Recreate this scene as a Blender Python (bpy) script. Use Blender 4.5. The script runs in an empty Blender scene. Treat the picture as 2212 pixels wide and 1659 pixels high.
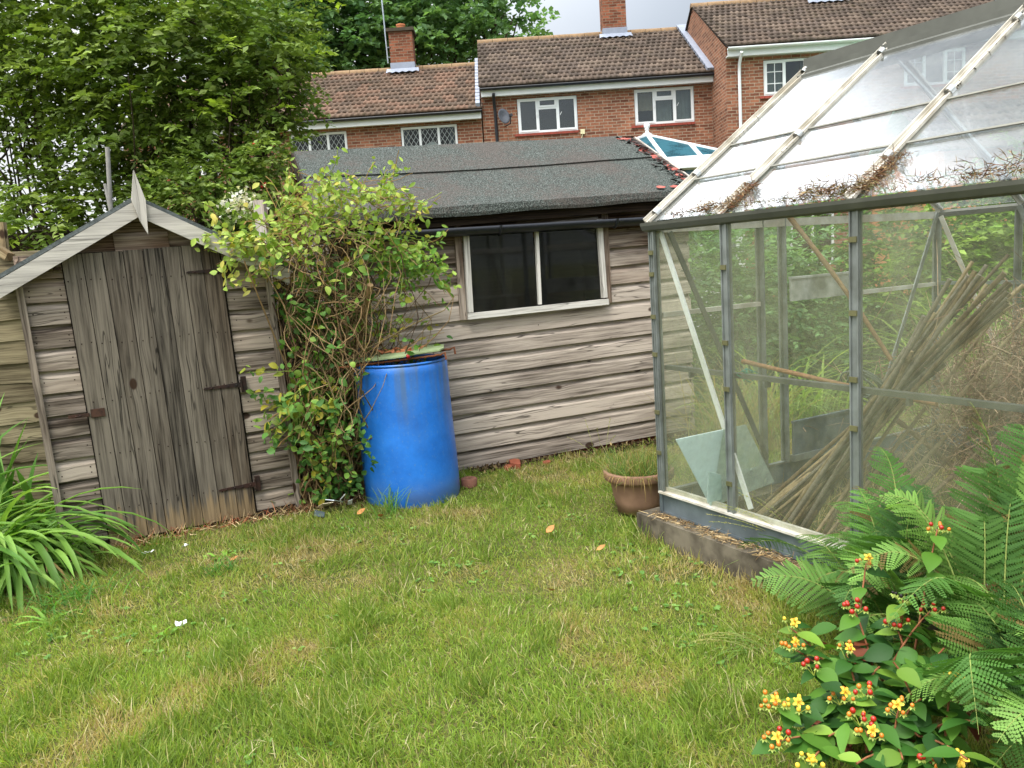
import bpy, math, random
import numpy as np
from mathutils import Vector as Vec, Matrix
R = random.Random(7)
rng = np.random.default_rng(11)
SC = bpy.context.scene
COL = SC.collection
rad = math.radians

# ------------------------------------------------------------------ camera
F, CX, CY, H = 1780., 1106., 829.5, 1.38
PITCH, ROLL = rad(8.4), rad(3.8)
FWD = Vec((0, math.cos(PITCH), -math.sin(PITCH)))
_u = Vec((0, math.sin(PITCH), math.cos(PITCH)))
RIGHT = Vec((1, 0, 0)) * math.cos(ROLL) - _u * math.sin(ROLL)
UP = Vec((1, 0, 0)) * math.sin(ROLL) + _u * math.cos(ROLL)
cam = bpy.data.objects.new('camera', bpy.data.cameras.new('camera'))
COL.objects.link(cam)
M = Matrix.Identity(4)
for i in range(3):
    M[i][0], M[i][1], M[i][2] = RIGHT[i], UP[i], -FWD[i]
M.translation = (0, 0, H)
cam.matrix_world = M
cam.data.sensor_width = 36
cam.data.lens = F / 2212 * 36
cam.data.clip_start = .05
cam.data.clip_end = 1000
SC.camera = cam

def ray(x, y):
    return FWD + RIGHT * ((x - CX) / F) - UP * ((y - CY) / F)
def at(x, y, Y):            # survey helper: point of the photo at depth Y metres
    r = ray(x, y); return Vec((0, 0, H)) + r * (Y / r.y)
def gat(x, y, z=0.):        # the same on a level at height z
    r = ray(x, y); return Vec((0, 0, H)) + r * ((z - H) / r.z)

# ------------------------------------------------------------------ light
SC.view_settings.view_transform = 'Standard'
SC.view_settings.look = 'None'
SC.view_settings.exposure = 1.0
SC.view_settings.gamma = 1
SC.cycles.use_denoising = True
SC.cycles.transparent_max_bounces = 32
SC.cycles.max_bounces = 8
SC.cycles.caustics_reflective = False
SC.cycles.caustics_refractive = False
SUN_EL, SUN_AZ = rad(64), rad(195)      # azimuth measured clockwise from +Y

def N(nt, typ, ins=None, **kw):
    n = nt.nodes.new('ShaderNode' + typ)
    for k, v in kw.items():
        setattr(n, k, v)
    for k, v in (ins or {}).items():
        s = n.inputs[k]
        if isinstance(v, bpy.types.NodeSocket):
            nt.links.new(v, s)
        else:
            s.default_value = v
    return n
def ramp(nt, fac, stops, interp='LINEAR'):
    n = N(nt, 'ValToRGB', {'Fac': fac})
    n.color_ramp.interpolation = interp
    e = n.color_ramp.elements
    while len(e) < len(stops): e.new(.5)
    for q, (p, c) in zip(e, stops):
        q.position = p
        q.color = tuple(c) + (1,) if len(c) == 3 else c
    return n.outputs['Color']
def mixc(nt, fac, a, b, mode='MIX'):
    n = N(nt, 'MixRGB', {'Fac': fac, 'Color1': a, 'Color2': b}, blend_type=mode)
    return n.outputs[0]
def math_(nt, op, a, b=0., c=0.):
    n = N(nt, 'Math', {0: a, 1: b, 2: c}, operation=op)
    return n.outputs[0]
def maprange(nt, v, a, b, c=0., d=1.):
    n = N(nt, 'MapRange', {0: v, 1: a, 2: b, 3: c, 4: d}, interpolation_type='SMOOTHSTEP')
    return n.outputs[0]
def C4(c): return (c[0], c[1], c[2], 1)
def sr(h):                 # '#rrggbb' -> linear
    return tuple(((int(h[i:i+2], 16) / 255 + .055) / 1.055) ** 2.4 if int(h[i:i+2], 16) > 10 else int(h[i:i+2], 16) / 255 / 12.92 for i in (1, 3, 5))

W = bpy.data.worlds.new('World'); SC.world = W; W.use_nodes = True
nt = W.node_tree; nt.nodes.clear()
sky = N(nt, 'TexSky', sky_type='NISHITA', sun_disc=False, sun_elevation=SUN_EL, sun_rotation=SUN_AZ)
tc = N(nt, 'TexCoord')
sep = N(nt, 'SeparateXYZ', {0: tc.outputs['Generated']})
cl = N(nt, 'TexNoise', {'Vector': tc.outputs['Generated'], 'Scale': 1.6, 'Detail': 5, 'Roughness': .5})
el = maprange(nt, sep.outputs[2], .18, .8, 4.1, 21.)      # overcast: brighter overhead
lf = maprange(nt, sep.outputs[0], -.28, .34, 1.4, .62)    # thin bright cloud to the west
dv = N(nt, 'VectorMath', {0: tc.outputs['Generated'], 1: (.452, .604, .656)}, operation='DOT_PRODUCT').outputs['Value']
dk = maprange(nt, math_(nt, 'ADD', dv, math_(nt, 'MULTIPLY', math_(nt, 'SUBTRACT', cl.outputs[0], .5), .05)), .895, .948, 1., .16)   # dim patch added to the unseen sky, darkens the greenhouse roof's reflection
br = math_(nt, 'MULTIPLY', math_(nt, 'MULTIPLY', math_(nt, 'MULTIPLY', el, dk), lf), maprange(nt, cl.outputs[0], .3, .7, .85, 1.12))
cc = ramp(nt, maprange(nt, sep.outputs[0], -.3, .3), [(0, (1, 1, 1)), (1, (.87, .945, 1.04))])
cloud = mixc(nt, 1, cc, N(nt, 'CombineXYZ', {0: br, 1: br, 2: br}).outputs[0], 'MULTIPLY')
bg = N(nt, 'Background', {'Color': mixc(nt, .88, sky.outputs[0], cloud), 'Strength': .1})
nt.links.new(bg.outputs[0], N(nt, 'OutputWorld').inputs[0])

sun = bpy.data.objects.new('sun', bpy.data.lights.new('sun', 'SUN'))
COL.objects.link(sun)
sun.data.energy = 1.5
sun.data.angle = rad(20)
sun.data.color = (1, .96, .9)
sd = Vec((math.sin(SUN_AZ) * math.cos(SUN_EL), math.cos(SUN_AZ) * math.cos(SUN_EL), math.sin(SUN_EL)))
sun.rotation_euler = sd.to_track_quat('Z', 'Y').to_euler()

# ------------------------------------------------------------------ helpers
BASE = {}
def tag(o, label=None, cat=None, group=None, kind=None):
    if label: o['label'] = label
    if cat: o['category'] = cat
    if group: o['group'] = group
    if kind: o['kind'] = kind
    return o
def thing(name, label, cat, loc=(0, 0, 0), group=None):
    o = bpy.data.objects.new(name, None)
    o.empty_display_size = .1
    COL.objects.link(o); o.location = loc
    BASE[o.name] = Vec(loc)
    return tag(o, label, cat, group)
def link(name, me, parent=None, loc=None):
    o = bpy.data.objects.new(name, me)
    COL.objects.link(o)
    if parent is not None:
        o.parent = parent
        BASE[o.name] = BASE.get(parent.name, Vec((0, 0, 0)))
        off = BASE[o.name]
    else:
        off = Vec(loc) if loc is not None else Vec((0, 0, 0))
        o.location = off; BASE[o.name] = off
    if off.length > 0:
        me.transform(Matrix.Translation(-off))
    return o

class MB:
    def __init__(s):
        s.v, s.f, s.uv, s.t, s.m, s.s = [], [], [], [], [], []
    def face(s, pts, uv=None, t=(.5, .5, .5), m=0, sm=False):
        i = len(s.v); s.v += [tuple(p) for p in pts]
        s.idx(range(i, i + len(pts)), uv or [(p[0], p[2]) for p in pts], t, m, sm)
    def idx(s, ids, uv, t=(.5, .5, .5), m=0, sm=False):
        s.f.append(tuple(ids)); s.uv += list(uv); s.t += [tuple(t) + (1,)] * len(s.f[-1]); s.m.append(m); s.s.append(sm)
    def box(s, c, ax, ay, az, t=None, m=0):
        c, ax, ay, az = Vec(c), Vec(ax), Vec(ay), Vec(az)
        t = t or (R.random(), R.random(), R.random())
        o1, o2 = R.random() * 50, R.random() * 50
        A = sorted((ax, ay, az), key=lambda q: -q.length)
        A = [q.normalized() if q.length else q for q in A]
        V = {}
        for i in (-1, 1):
            for j in (-1, 1):
                for k in (-1, 1):
                    V[i, j, k] = c + ax * i + ay * j + az * k
        for q in (((-1,-1,-1),(-1,-1,1),(-1,1,1),(-1,1,-1)), ((1,-1,-1),(1,1,-1),(1,1,1),(1,-1,1)), ((-1,-1,-1),(1,-1,-1),(1,-1,1),(-1,-1,1)),
                  ((-1,1,-1),(-1,1,1),(1,1,1),(1,1,-1)), ((-1,-1,-1),(-1,1,-1),(1,1,-1),(1,-1,-1)), ((-1,-1,1),(1,-1,1),(1,1,1),(-1,1,1))):
            P = [V[z] for z in q]
            s.face(P, [((p - c).dot(A[0]) + o1, (p - c).dot(A[1]) + (p - c).dot(A[2]) + o2) for p in P], t, m)
    def bar(s, p, q, a, b, up=(0, 0, 1), t=None, m=0):
        p, q, up = Vec(p), Vec(q), Vec(up)
        d = (q - p); sd_ = d.cross(up).normalized(); u2 = sd_.cross(d).normalized()
        s.box((p + q) / 2, d / 2, sd_ * a / 2, u2 * b / 2, t, m)
    def prism(s, pts, vec, t=None, m=0, ua=(1, 0, 0), va=(0, 0, 1)):
        t = t or (R.random(), R.random(), R.random()); o1, o2 = R.random() * 50, R.random() * 50
        P = [Vec(p) for p in pts]; vec = Vec(vec); Q = [p + vec for p in P]; ua, va = Vec(ua), Vec(va)
        uvf = lambda L: [(p.dot(ua) + o1, p.dot(va) + o2) for p in L]
        s.face(P, uvf(P), t, m); s.face(Q[::-1], uvf(Q[::-1]), t, m)
        for i in range(len(P)):
            j = (i + 1) % len(P); L = [P[j], P[i], Q[i], Q[j]]
            s.face(L, uvf(L), t, m)
    def grid(s, rows, close=False, t=(.5, .5, .5), m=0, sm=True, uvs=None):
        n = len(rows[0]); i0 = len(s.v)
        for r in rows: s.v += [tuple(p) for p in r]
        for a in range(len(rows) - 1):
            for b in range(n if close else n - 1):
                c = (b + 1) % n
                ids = (i0 + a*n + b, i0 + a*n + c, i0 + (a+1)*n + c, i0 + (a+1)*n + b)
                if uvs: uv = [uvs(a, b), uvs(a, b + 1), uvs(a + 1, b + 1), uvs(a + 1, b)]
                else: uv = [(a * .1, b * .02), (a * .1, b * .02 + .02), (a * .1 + .1, b * .02 + .02), (a * .1 + .1, b * .02)]
                s.idx(ids, uv, t, m, sm)
    def tube(s, pts, r, n=6, t=(.5, .5, .5), m=0, cap=True):
        pts = [Vec(p) for p in pts]; rs = r if isinstance(r, (list, tuple)) else [r] * len(pts)
        rows = []; nrm = None
        for i, p in enumerate(pts):
            d = (pts[min(i+1, len(pts)-1)] - pts[max(i-1, 0)])
            d = d.normalized() if d.length else Vec((0, 0, 1))
            if nrm is None: nrm = d.orthogonal().normalized()
            nrm = (nrm - d * nrm.dot(d)); nrm = nrm.normalized() if nrm.length > 1e-6 else d.orthogonal().normalized()
            b = d.cross(nrm)
            rows.append([p + (nrm * math.cos(a) + b * math.sin(a)) * rs[i] for a in (2 * math.pi * k / n for k in range(n))])
        s.grid(rows, True, t, m)
        if cap:
            for row in (rows[0][::-1], rows[-1]): s.face(row, None, t, m)
    def lathe(s, c, prof, n=24, t=(.5, .5, .5), m=0, ax=(1, 0, 0), ay=(0, 1, 0), az=(0, 0, 1)):
        c, ax, ay, az = Vec(c), Vec(ax), Vec(ay), Vec(az)
        rows = [[c + (ax * math.cos(2*math.pi*k/n) + ay * math.sin(2*math.pi*k/n)) * r + az * z for k in range(n)] for r, z in prof]
        s.grid(rows, True, t, m, uvs=lambda a, b: (b / n, prof[a][1]))
    def build(s, name, mats, parent=None, loc=None):
        me = bpy.data.meshes.new(name)
        me.from_pydata(s.v, [], s.f)
        uv = me.uv_layers.new(name='UVMap'); uv.data.foreach_set('uv', np.array(s.uv, 'f').ravel())
        a = me.attributes.new('tint', 'FLOAT_COLOR', 'CORNER'); a.data.foreach_set('color', np.array(s.t, 'f').ravel())
        for q in (mats if isinstance(mats, (list, tuple)) else [mats]): me.materials.append(q)
        me.polygons.foreach_set('material_index', np.array(s.m, 'i'))
        me.polygons.foreach_set('use_smooth', np.array(s.s, bool))
        me.update()
        return link(name, me, parent, loc)

def npmesh(name, V, Fc, tint, mats, parent=None, loc=None, smooth=False):
    V = np.asarray(V, 'f').reshape(-1, 3); k = Fc.shape[1]
    me = bpy.data.meshes.new(name)
    me.vertices.add(len(V)); me.vertices.foreach_set('co', V.ravel())
    me.loops.add(Fc.size); me.loops.foreach_set('vertex_index', Fc.astype('i').ravel())
    me.polygons.add(len(Fc)); me.polygons.foreach_set('loop_start', np.arange(0, Fc.size, k, dtype='i'))
    a = me.attributes.new('tint', 'FLOAT_COLOR', 'POINT')
    t = np.ones((len(V), 4), 'f'); t[:, :3] = tint; a.data.foreach_set('color', t.ravel())
    me.materials.append(mats)
    me.update(calc_edges=True); me.validate()
    if smooth: me.polygons.foreach_set('use_smooth', np.ones(len(Fc), bool))
    return link(name, me, parent, loc)
def nz(v):
    return v / np.maximum(np.linalg.norm(v, axis=-1, keepdims=True), 1e-9)
def frame(D, U):
    D = nz(D); S = nz(np.cross(D, U)); return D, S, np.cross(S, D)
def leafquads(P, D, U, L, Wd, tint, fold=.25, mid=.45):
    """folded four-corner leaves: two triangles each side of a midrib"""
    D, S, U = frame(D, U); n = len(P); L = L[:, None]; Wd = Wd[:, None]
    m = P + D * L * mid + U * Wd * fold
    V = np.stack([P, m + S * Wd / 2, P + D * L, m - S * Wd / 2], 1)
    b = np.arange(n)[:, None] * 4
    Fc = np.concatenate([b + [0, 1, 2], b + [0, 2, 3]])
    return V.reshape(-1, 3), Fc, np.repeat(tint, 4, 0)
def strips(P, D, U, L, Wd, tint, S=4, bend=1., prof=None, cols=3, fold=.15, twist=0.):
    """curved ribbons (long leaves, blades): bend is the turn away from U over the length"""
    D, Sd, U = frame(D, U); n = len(P); bend = np.broadcast_to(bend, (n,))[:, None]
    L = L[:, None]; Wd = Wd[:, None]
    prof = prof or [math.sin(math.pi * min(.999, .12 + .88 * k / S)) ** .7 for k in range(S + 1)]
    c = P.copy(); rows = []
    for k in range(S + 1):
        a = bend * (k / S)
        n_ = U * np.cos(a) + D * np.sin(a)
        if k: c = c + (D * np.cos(a) - U * np.sin(a)) * L / S
        w = Wd * prof[k] / 2
        if cols == 3: rows += [c - Sd * w + n_ * w * fold * 2, c, c + Sd * w + n_ * w * fold * 2]
        else: rows += [c - Sd * w, c + Sd * w]
    V = np.stack(rows, 1); per = V.shape[1]
    q = []
    for k in range(S):
        for j in range(cols - 1):
            q.append([k*cols+j, k*cols+j+1, (k+1)*cols+j+1, (k+1)*cols+j])
    Fc = (np.arange(n)[:, None, None] * per + np.array(q)[None]).reshape(-1, 4)
    return V.reshape(-1, 3), Fc, np.repeat(tint, per, 0)
def cat_(parts):
    Vs, Fs, Ts, o = [], [], [], 0
    for V, Fc, T in parts:
        Vs.append(V); Fs.append(Fc + o); Ts.append(T); o += len(V)
    return np.concatenate(Vs), np.concatenate(Fs), np.concatenate(Ts)
def palette(n, cols, jit=.15, w=None):
    c = np.array(cols)[rng.choice(len(cols), n, p=w)]
    c2 = np.array(cols)[rng.choice(len(cols), n, p=w)]
    k = rng.random((n, 1))
    return np.clip((c * k + c2 * (1 - k)) * (1 + jit * rng.normal(size=(n, 1))), .001, 1)
def rdir(n, up=0.):
    d = rng.normal(size=(n, 3)); d = nz(d); d[:, 2] += up; return nz(d)
_lat = rng.random((64, 64))
def vnoise(x, y, s):
    x = np.asarray(x) * s + 31.7; y = np.asarray(y) * s + 17.3
    xi, yi = np.floor(x).astype(int), np.floor(y).astype(int); fx, fy = x - xi, y - yi
    fx = fx*fx*(3-2*fx); fy = fy*fy*(3-2*fy)
    g = lambda a, b: _lat[a % 64, b % 64]
    return (g(xi, yi)*(1-fx)+g(xi+1, yi)*fx)*(1-fy)+(g(xi, yi+1)*(1-fx)+g(xi+1, yi+1)*fx)*fy

# ------------------------------------------------------------------ materials
def newmat(name):
    m = bpy.data.materials.new(name); m.use_nodes = True
    m.node_tree.nodes.clear(); return m, m.node_tree
def out(nt, sh): nt.links.new(sh, N(nt, 'OutputMaterial').inputs[0])
def bump(nt, h, s=.3, d=.01): return N(nt, 'Bump', {'Height': h, 'Strength': s, 'Distance': d}).outputs[0]
def simple(name, col, rough=.6, metal=0., var=.25, scale=20., spec=.3, b=.1, col2=None):
    m, nt = newmat(name)
    tx = N(nt, 'TexCoord').outputs['Object']
    n1 = N(nt, 'TexNoise', {'Vector': tx, 'Scale': scale, 'Detail': 6}).outputs[0]
    n2 = N(nt, 'TexNoise', {'Vector': tx, 'Scale': scale * .18, 'Detail': 3}).outputs[0]
    k = math_(nt, 'ADD', math_(nt, 'MULTIPLY', n1, .5), math_(nt, 'MULTIPLY', n2, .5))
    c2 = col2 or tuple(c * (1 - var) for c in col)
    c = ramp(nt, k, [(.36, c2), (.62, tuple(min(1, q * (1 + var * .4)) for q in col))])
    p = N(nt, 'BsdfPrincipled', {'Base Color': c, 'Roughness': rough, 'Metallic': metal, 'Specular IOR Level': spec, 'Normal': bump(nt, n1, b, .01)})
    out(nt, p.outputs[0]); return m
def leafmat(name, trans=.35, rough=.45, spec=.35, back=(1.15, 1.25, .6)):
    m, nt = newmat(name)
    a = N(nt, 'Attribute', attribute_name='tint').outputs['Color']
    p = N(nt, 'BsdfPrincipled', {'Base Color': a, 'Roughness': rough, 'Specular IOR Level': spec})
    t = N(nt, 'BsdfTranslucent', {'Color': mixc(nt, 1, a, C4(back), 'MULTIPLY')})
    out(nt, N(nt, 'MixShader', {0: trans, 1: p.outputs[0], 2: t.outputs[0]}).outputs[0]); return m
def attrmat(name, rough=.8, spec=.2):
    m, nt = newmat(name)
    a = N(nt, 'Attribute', attribute_name='tint').outputs['Color']
    n1 = N(nt, 'TexNoise', {'Vector': N(nt, 'TexCoord').outputs['Object'], 'Scale': 60, 'Detail': 4}).outputs[0]
    c = mixc(nt, 1, a, ramp(nt, n1, [(.3, (.7, .7, .7)), (.7, (1.2, 1.2, 1.2))]), 'MULTIPLY')
    out(nt, N(nt, 'BsdfPrincipled', {'Base Color': c, 'Roughness': rough, 'Specular IOR Level': spec, 'Normal': bump(nt, n1, .2, .005)}).outputs[0]); return m
def wood(name, dark, light, stain=None, stain_dir=None, knots=1., streak=1., tipcol=None):
    """weathered softwood: UV.x runs along the grain in metres, tint.r is a plank's own shade, tint.g its share of old brown stain"""
    m, nt = newmat(name)
    uv = N(nt, 'UVMap', uv_map='UVMap').outputs[0]
    s = N(nt, 'SeparateXYZ', {0: uv}); u, v = s.outputs[0], s.outputs[1]
    ti = N(nt, 'SeparateColor', {0: N(nt, 'Attribute', attribute_name='tint').outputs['Color']})
    cv = lambda a, b: N(nt, 'CombineXYZ', {0: math_(nt, 'MULTIPLY', u, a), 1: math_(nt, 'MULTIPLY', v, b), 2: math_(nt, 'MULTIPLY', ti.outputs[0], 9.)}).outputs[0]
    # knots bend the grain round themselves
    kv = N(nt, 'TexVoronoi', {'Vector': cv(3.6, 6.), 'Scale': 1., 'Randomness': 1.})
    kd = kv.outputs['Distance']
    ring = maprange(nt, kd, .08, .45, 1., 0.)
    warp = math_(nt, 'MULTIPLY', ring, .010)
    v2 = math_(nt, 'ADD', v, warp)
    cw = N(nt, 'CombineXYZ', {0: math_(nt, 'MULTIPLY', u, 3.2), 1: math_(nt, 'MULTIPLY', v2, 95.), 2: math_(nt, 'MULTIPLY', ti.outputs[0], 9.)}).outputs[0]
    fib = N(nt, 'TexNoise', {'Vector': cw, 'Scale': 1., 'Detail': 6, 'Roughness': .62}).outputs[0]
    cwide = N(nt, 'CombineXYZ', {0: math_(nt, 'MULTIPLY', u, 2.2), 1: math_(nt, 'MULTIPLY', v2, 42.), 2: math_(nt, 'MULTIPLY', ti.outputs[0], 5.)}).outputs[0]
    wide = N(nt, 'TexNoise', {'Vector': cwide, 'Scale': 1., 'Detail': 4, 'Roughness': .55}).outputs[0]
    blot = N(nt, 'TexNoise', {'Vector': cv(1.7, 5.), 'Scale': 1., 'Detail': 3}).outputs[0]
    k = math_(nt, 'ADD', math_(nt, 'MULTIPLY', fib, .55), math_(nt, 'ADD', math_(nt, 'MULTIPLY', wide, .35 * streak), math_(nt, 'MULTIPLY', blot, .3)))
    k = math_(nt, 'ADD', k, math_(nt, 'MULTIPLY', math_(nt, 'SUBTRACT', ti.outputs[0], .5), .2))
    mid = tuple((a + b) / 2 for a, b in zip(dark, light))
    c = ramp(nt, k, [(.42, dark), (.56, mid), (.7, light)])
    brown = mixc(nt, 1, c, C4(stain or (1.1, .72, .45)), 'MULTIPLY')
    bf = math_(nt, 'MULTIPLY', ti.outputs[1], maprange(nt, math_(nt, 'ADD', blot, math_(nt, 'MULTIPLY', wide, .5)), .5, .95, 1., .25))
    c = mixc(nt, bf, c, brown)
    crack = maprange(nt, fib, .30, .37, .8, 0.)
    c = mixc(nt, crack, c, C4(tuple(q * .25 for q in dark)))
    csp = N(nt, 'CombineXYZ', {0: math_(nt, 'MULTIPLY', u, 1.3), 1: math_(nt, 'MULTIPLY', v2, 22.), 2: math_(nt, 'MULTIPLY', ti.outputs[0], 17.)}).outputs[0]
    spn = N(nt, 'TexNoise', {'Vector': csp, 'Scale': 1., 'Detail': 2, 'Roughness': .4}).outputs[0]
    split = math_(nt, 'MULTIPLY', maprange(nt, math_(nt, 'ABSOLUTE', math_(nt, 'SUBTRACT', spn, .5)), .004, .014, .75, 0.), maprange(nt, blot, .42, .6))
    c = mixc(nt, split, c, C4(tuple(q * .3 for q in dark)))       # thin drying splits along the grain
    kn = math_(nt, 'MULTIPLY', maprange(nt, kd, .10, .15, 1., 0.), knots * .95)
    kmask = math_(nt, 'GREATER_THAN', N(nt, 'SeparateColor', {0: kv.outputs['Color']}).outputs[0], .5)
    c = mixc(nt, math_(nt, 'MULTIPLY', kn, kmask), c, C4((.035, .018, .01)))
    if tipcol:      # bare tan wood where the weathered skin has worn off towards the sill
        e = math_(nt, 'ADD', N(nt, 'SeparateXYZ', {0: N(nt, 'NewGeometry').outputs['Position']}).outputs[2], math_(nt, 'MULTIPLY', wide, -.45))
        c = mixc(nt, maprange(nt, e, -.15, -.05, .75, 0.), c, mixc(nt, 1, C4(tipcol), ramp(nt, k, [(.4, (.45, .45, .45)), (.7, (1.1, 1.1, 1.1))]), 'MULTIPLY'))
    h = math_(nt, 'ADD', fib, math_(nt, 'MULTIPLY', wide, .6))
    out(nt, N(nt, 'BsdfPrincipled', {'Base Color': c, 'Roughness': .85, 'Specular IOR Level': .15, 'Normal': bump(nt, h, .45, .004)}).outputs[0]); return m
def brick(name, c1, c2, mortar):
    m, nt = newmat(name)
    uv = N(nt, 'UVMap', uv_map='UVMap').outputs[0]
    wob = N(nt, 'TexNoise', {'Vector': uv, 'Scale': 9.}).outputs['Color']
    uvw = mixc(nt, .012, uv, wob, 'ADD')
    b = N(nt, 'TexBrick', {'Vector': uvw, 'Color1': C4(c1), 'Color2': C4(c2), 'Mortar': C4(mortar), 'Scale': 1., 'Mortar Size': .009, 'Mortar Smooth': .2, 'Bias': -.1, 'Brick Width': .225, 'Row Height': .075})
    n1 = N(nt, 'TexNoise', {'Vector': uv, 'Scale': .9, 'Detail': 5}).outputs[0]
    n2 = N(nt, 'TexNoise', {'Vector': uv, 'Scale': 14, 'Detail': 4}).outputs[0]
    # every few bricks a burnt dark header
    cell = N(nt, 'TexBrick', {'Vector': uvw, 'Color1': (0, 0, 0, 1), 'Color2': (1, 1, 1, 1), 'Mortar': (0, 0, 0, 1), 'Scale': 1., 'Mortar Size': .009, 'Bias': -.5, 'Brick Width': .225, 'Row Height': .075}, offset_frequency=2).outputs[0]
    c = mixc(nt, math_(nt, 'MULTIPLY', cell, .35), b.outputs[0], C4(tuple(q * .45 for q in c2)))
    c = mixc(nt, 1, c, ramp(nt, n1, [(.3, (.78, .76, .74)), (.7, (1.15, 1.12, 1.1))]), 'MULTIPLY')
    c = mixc(nt, 1, c, ramp(nt, n2, [(.3, (.8, .8, .8)), (.7, (1.15, 1.15, 1.15))]), 'MULTIPLY')
    out(nt, N(nt, 'BsdfPrincipled', {'Base Color': c, 'Roughness': .9, 'Specular IOR Level': .1, 'Normal': bump(nt, b.outputs['Fac'], -.4, .01)}).outputs[0]); return m
def tilemat(name):
    m, nt = newmat(name)
    a = N(nt, 'Attribute', attribute_name='tint').outputs['Color']
    tx = N(nt, 'TexCoord').outputs['Object']
    n1 = N(nt, 'TexNoise', {'Vector': tx, 'Scale': 7, 'Detail': 7, 'Roughness': .7}).outputs[0]
    n2 = N(nt, 'TexNoise', {'Vector': tx, 'Scale': .7, 'Detail': 4}).outputs[0]
    c = mixc(nt, 1, a, ramp(nt, n1, [(.3, (.65, .65, .65)), (.7, (1.2, 1.2, 1.2))]), 'MULTIPLY')
    moss = math_(nt, 'MULTIPLY', maprange(nt, n1, .52, .62), maprange(nt, n2, .42, .62, .0, .75))
    c = mixc(nt, moss, c, C4((.045, .04, .02)))
    lich = maprange(nt, N(nt, 'TexNoise', {'Vector': tx, 'Scale': 16, 'Detail': 3}).outputs[0], .66, .74, 0, .35)
    c = mixc(nt, lich, c, C4((.32, .25, .17)))
    out(nt, N(nt, 'BsdfPrincipled', {'Base Color': c, 'Roughness': .9, 'Specular IOR Level': .15, 'Normal': bump(nt, n1, .3, .01)}).outputs[0]); return m
def fres(nt, ior):
    """reflectance of a thin pane, the same from either side"""
    g = N(nt, 'NewGeometry'); f0 = ((ior - 1) / (ior + 1)) ** 2
    c = math_(nt, 'ABSOLUTE', N(nt, 'VectorMath', {0: g.outputs['Normal'], 1: g.outputs['Incoming']}, operation='DOT_PRODUCT').outputs['Value'])
    k = math_(nt, 'POWER', math_(nt, 'SUBTRACT', 1., c), 5.)
    return math_(nt, 'MINIMUM', math_(nt, 'ADD', f0, math_(nt, 'MULTIPLY', k, 1 - f0)), 1.)
def glassmat(name, tint=(.93, .97, .94), dirt=.12, dirtcol=(.35, .38, .25), rough=.02, refl=1., ior=1.45, scale=3., streaks=True):
    m, nt = newmat(name)
    tx = N(nt, 'TexCoord').outputs['Object']
    sx = N(nt, 'Mapping', {'Vector': tx, 'Scale': (1, 1, .25 if streaks else 1)}).outputs[0]
    n1 = N(nt, 'TexNoise', {'Vector': sx, 'Scale': scale, 'Detail': 6, 'Roughness': .65}).outputs[0]
    n2 = N(nt, 'TexNoise', {'Vector': tx, 'Scale': scale * 16, 'Detail': 3}).outputs[0]
    fr = fres(nt, ior)
    tr = N(nt, 'BsdfTransparent', {'Color': C4(tint)}).outputs[0]
    gl = N(nt, 'BsdfGlossy', {'Color': (1, 1, 1, 1), 'Roughness': rough}).outputs[0]
    a = N(nt, 'MixShader', {0: math_(nt, 'MINIMUM', math_(nt, 'MULTIPLY', fr, refl), 1.), 1: tr, 2: gl}).outputs[0]
    df = N(nt, 'MixShader', {0: .5, 1: N(nt, 'BsdfDiffuse', {'Color': C4(dirtcol)}).outputs[0], 2: N(nt, 'BsdfTranslucent', {'Color': C4(dirtcol)}).outputs[0]}).outputs[0]
    dk = math_(nt, 'MULTIPLY', maprange(nt, math_(nt, 'ADD', n1, math_(nt, 'MULTIPLY', n2, .25)), .45, .8, .45, 1.7), dirt)
    out(nt, N(nt, 'MixShader', {0: dk, 1: a, 2: df}).outputs[0]); return m

WOOD_DOOR = wood('weathered_door_boards', sr('#27231e'), sr('#766e62'), tipcol=sr('#907a5a'))
WOOD_CLAD = wood('weathered_cladding', sr('#3a322b'), sr('#a79b8d'), stain=(.62, .42, .28))
WOOD_BARGE = wood('silvered_timber', sr('#85807a'), sr('#c4beb4'), knots=.5)
WOOD_FENCE = wood('fence_boards', sr('#463f30'), sr('#8d8469'))
WOOD_BIG = wood('weathered_shiplap', sr('#433a33'), sr('#baad9f'), stain=(.42, .26, .16))
WOOD_FRAME = wood('old_painted_timber', sr('#5a5148'), sr('#d6d1c8'), knots=.3)
WOOD_DARK = wood('dark_timber', sr('#14110e'), sr('#3d342b'))
IRON = simple('rusty_black_iron', sr('#191614'), .7, .1, .4, 40, col2=sr('#38221a'))
RUST = simple('rust', sr('#7a4a30'), .9, .1, .4, 60)
BLACKPL = simple('black_plastic', sr('#22242a'), .35, 0, .2, 15, .5)
ALU = simple('dull_aluminium', sr('#8f9593'), .5, .55, .2, 14, .4, col2=sr('#6d716c'))
ALU_W = simple('oxidised_aluminium', sr('#cfccc2'), .65, .1, .2, 12, .3, col2=sr('#a59d8c'))
ALU_D = simple('grey_gutter_aluminium', sr('#62635c'), .5, .4, .2, 14, .4)
GALV = simple('galvanised_steel', sr('#6f7a80'), .55, .5, .4, 9, .4, col2=sr('#4a5256'))
CONC = simple('mossy_concrete', sr('#6b6456'), .95, 0, .4, 14, .1, .5, col2=sr('#332e27'))
WHITE = simple('white_plastic', sr('#dfe2e2'), .4, 0, .06, 5, .4)
LEAD = simple('lead_flashing', sr('#8f96a4'), .5, .2, .15, 8, .4)
SOIL = simple('dark_soil', sr('#2b241d'), 1, 0, .4, 30, .1, .6)
TERRA = simple('clay_pot', sr('#947660'), .95, 0, .25, 10, .1, .2, col2=sr('#735947'))
SHARD = simple('terracotta', sr('#c07a55'), .9, 0, .2, 30, .2)
CANE = attrmat('bamboo', .6, .3)
STEM = attrmat('stems', .8, .2)
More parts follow.
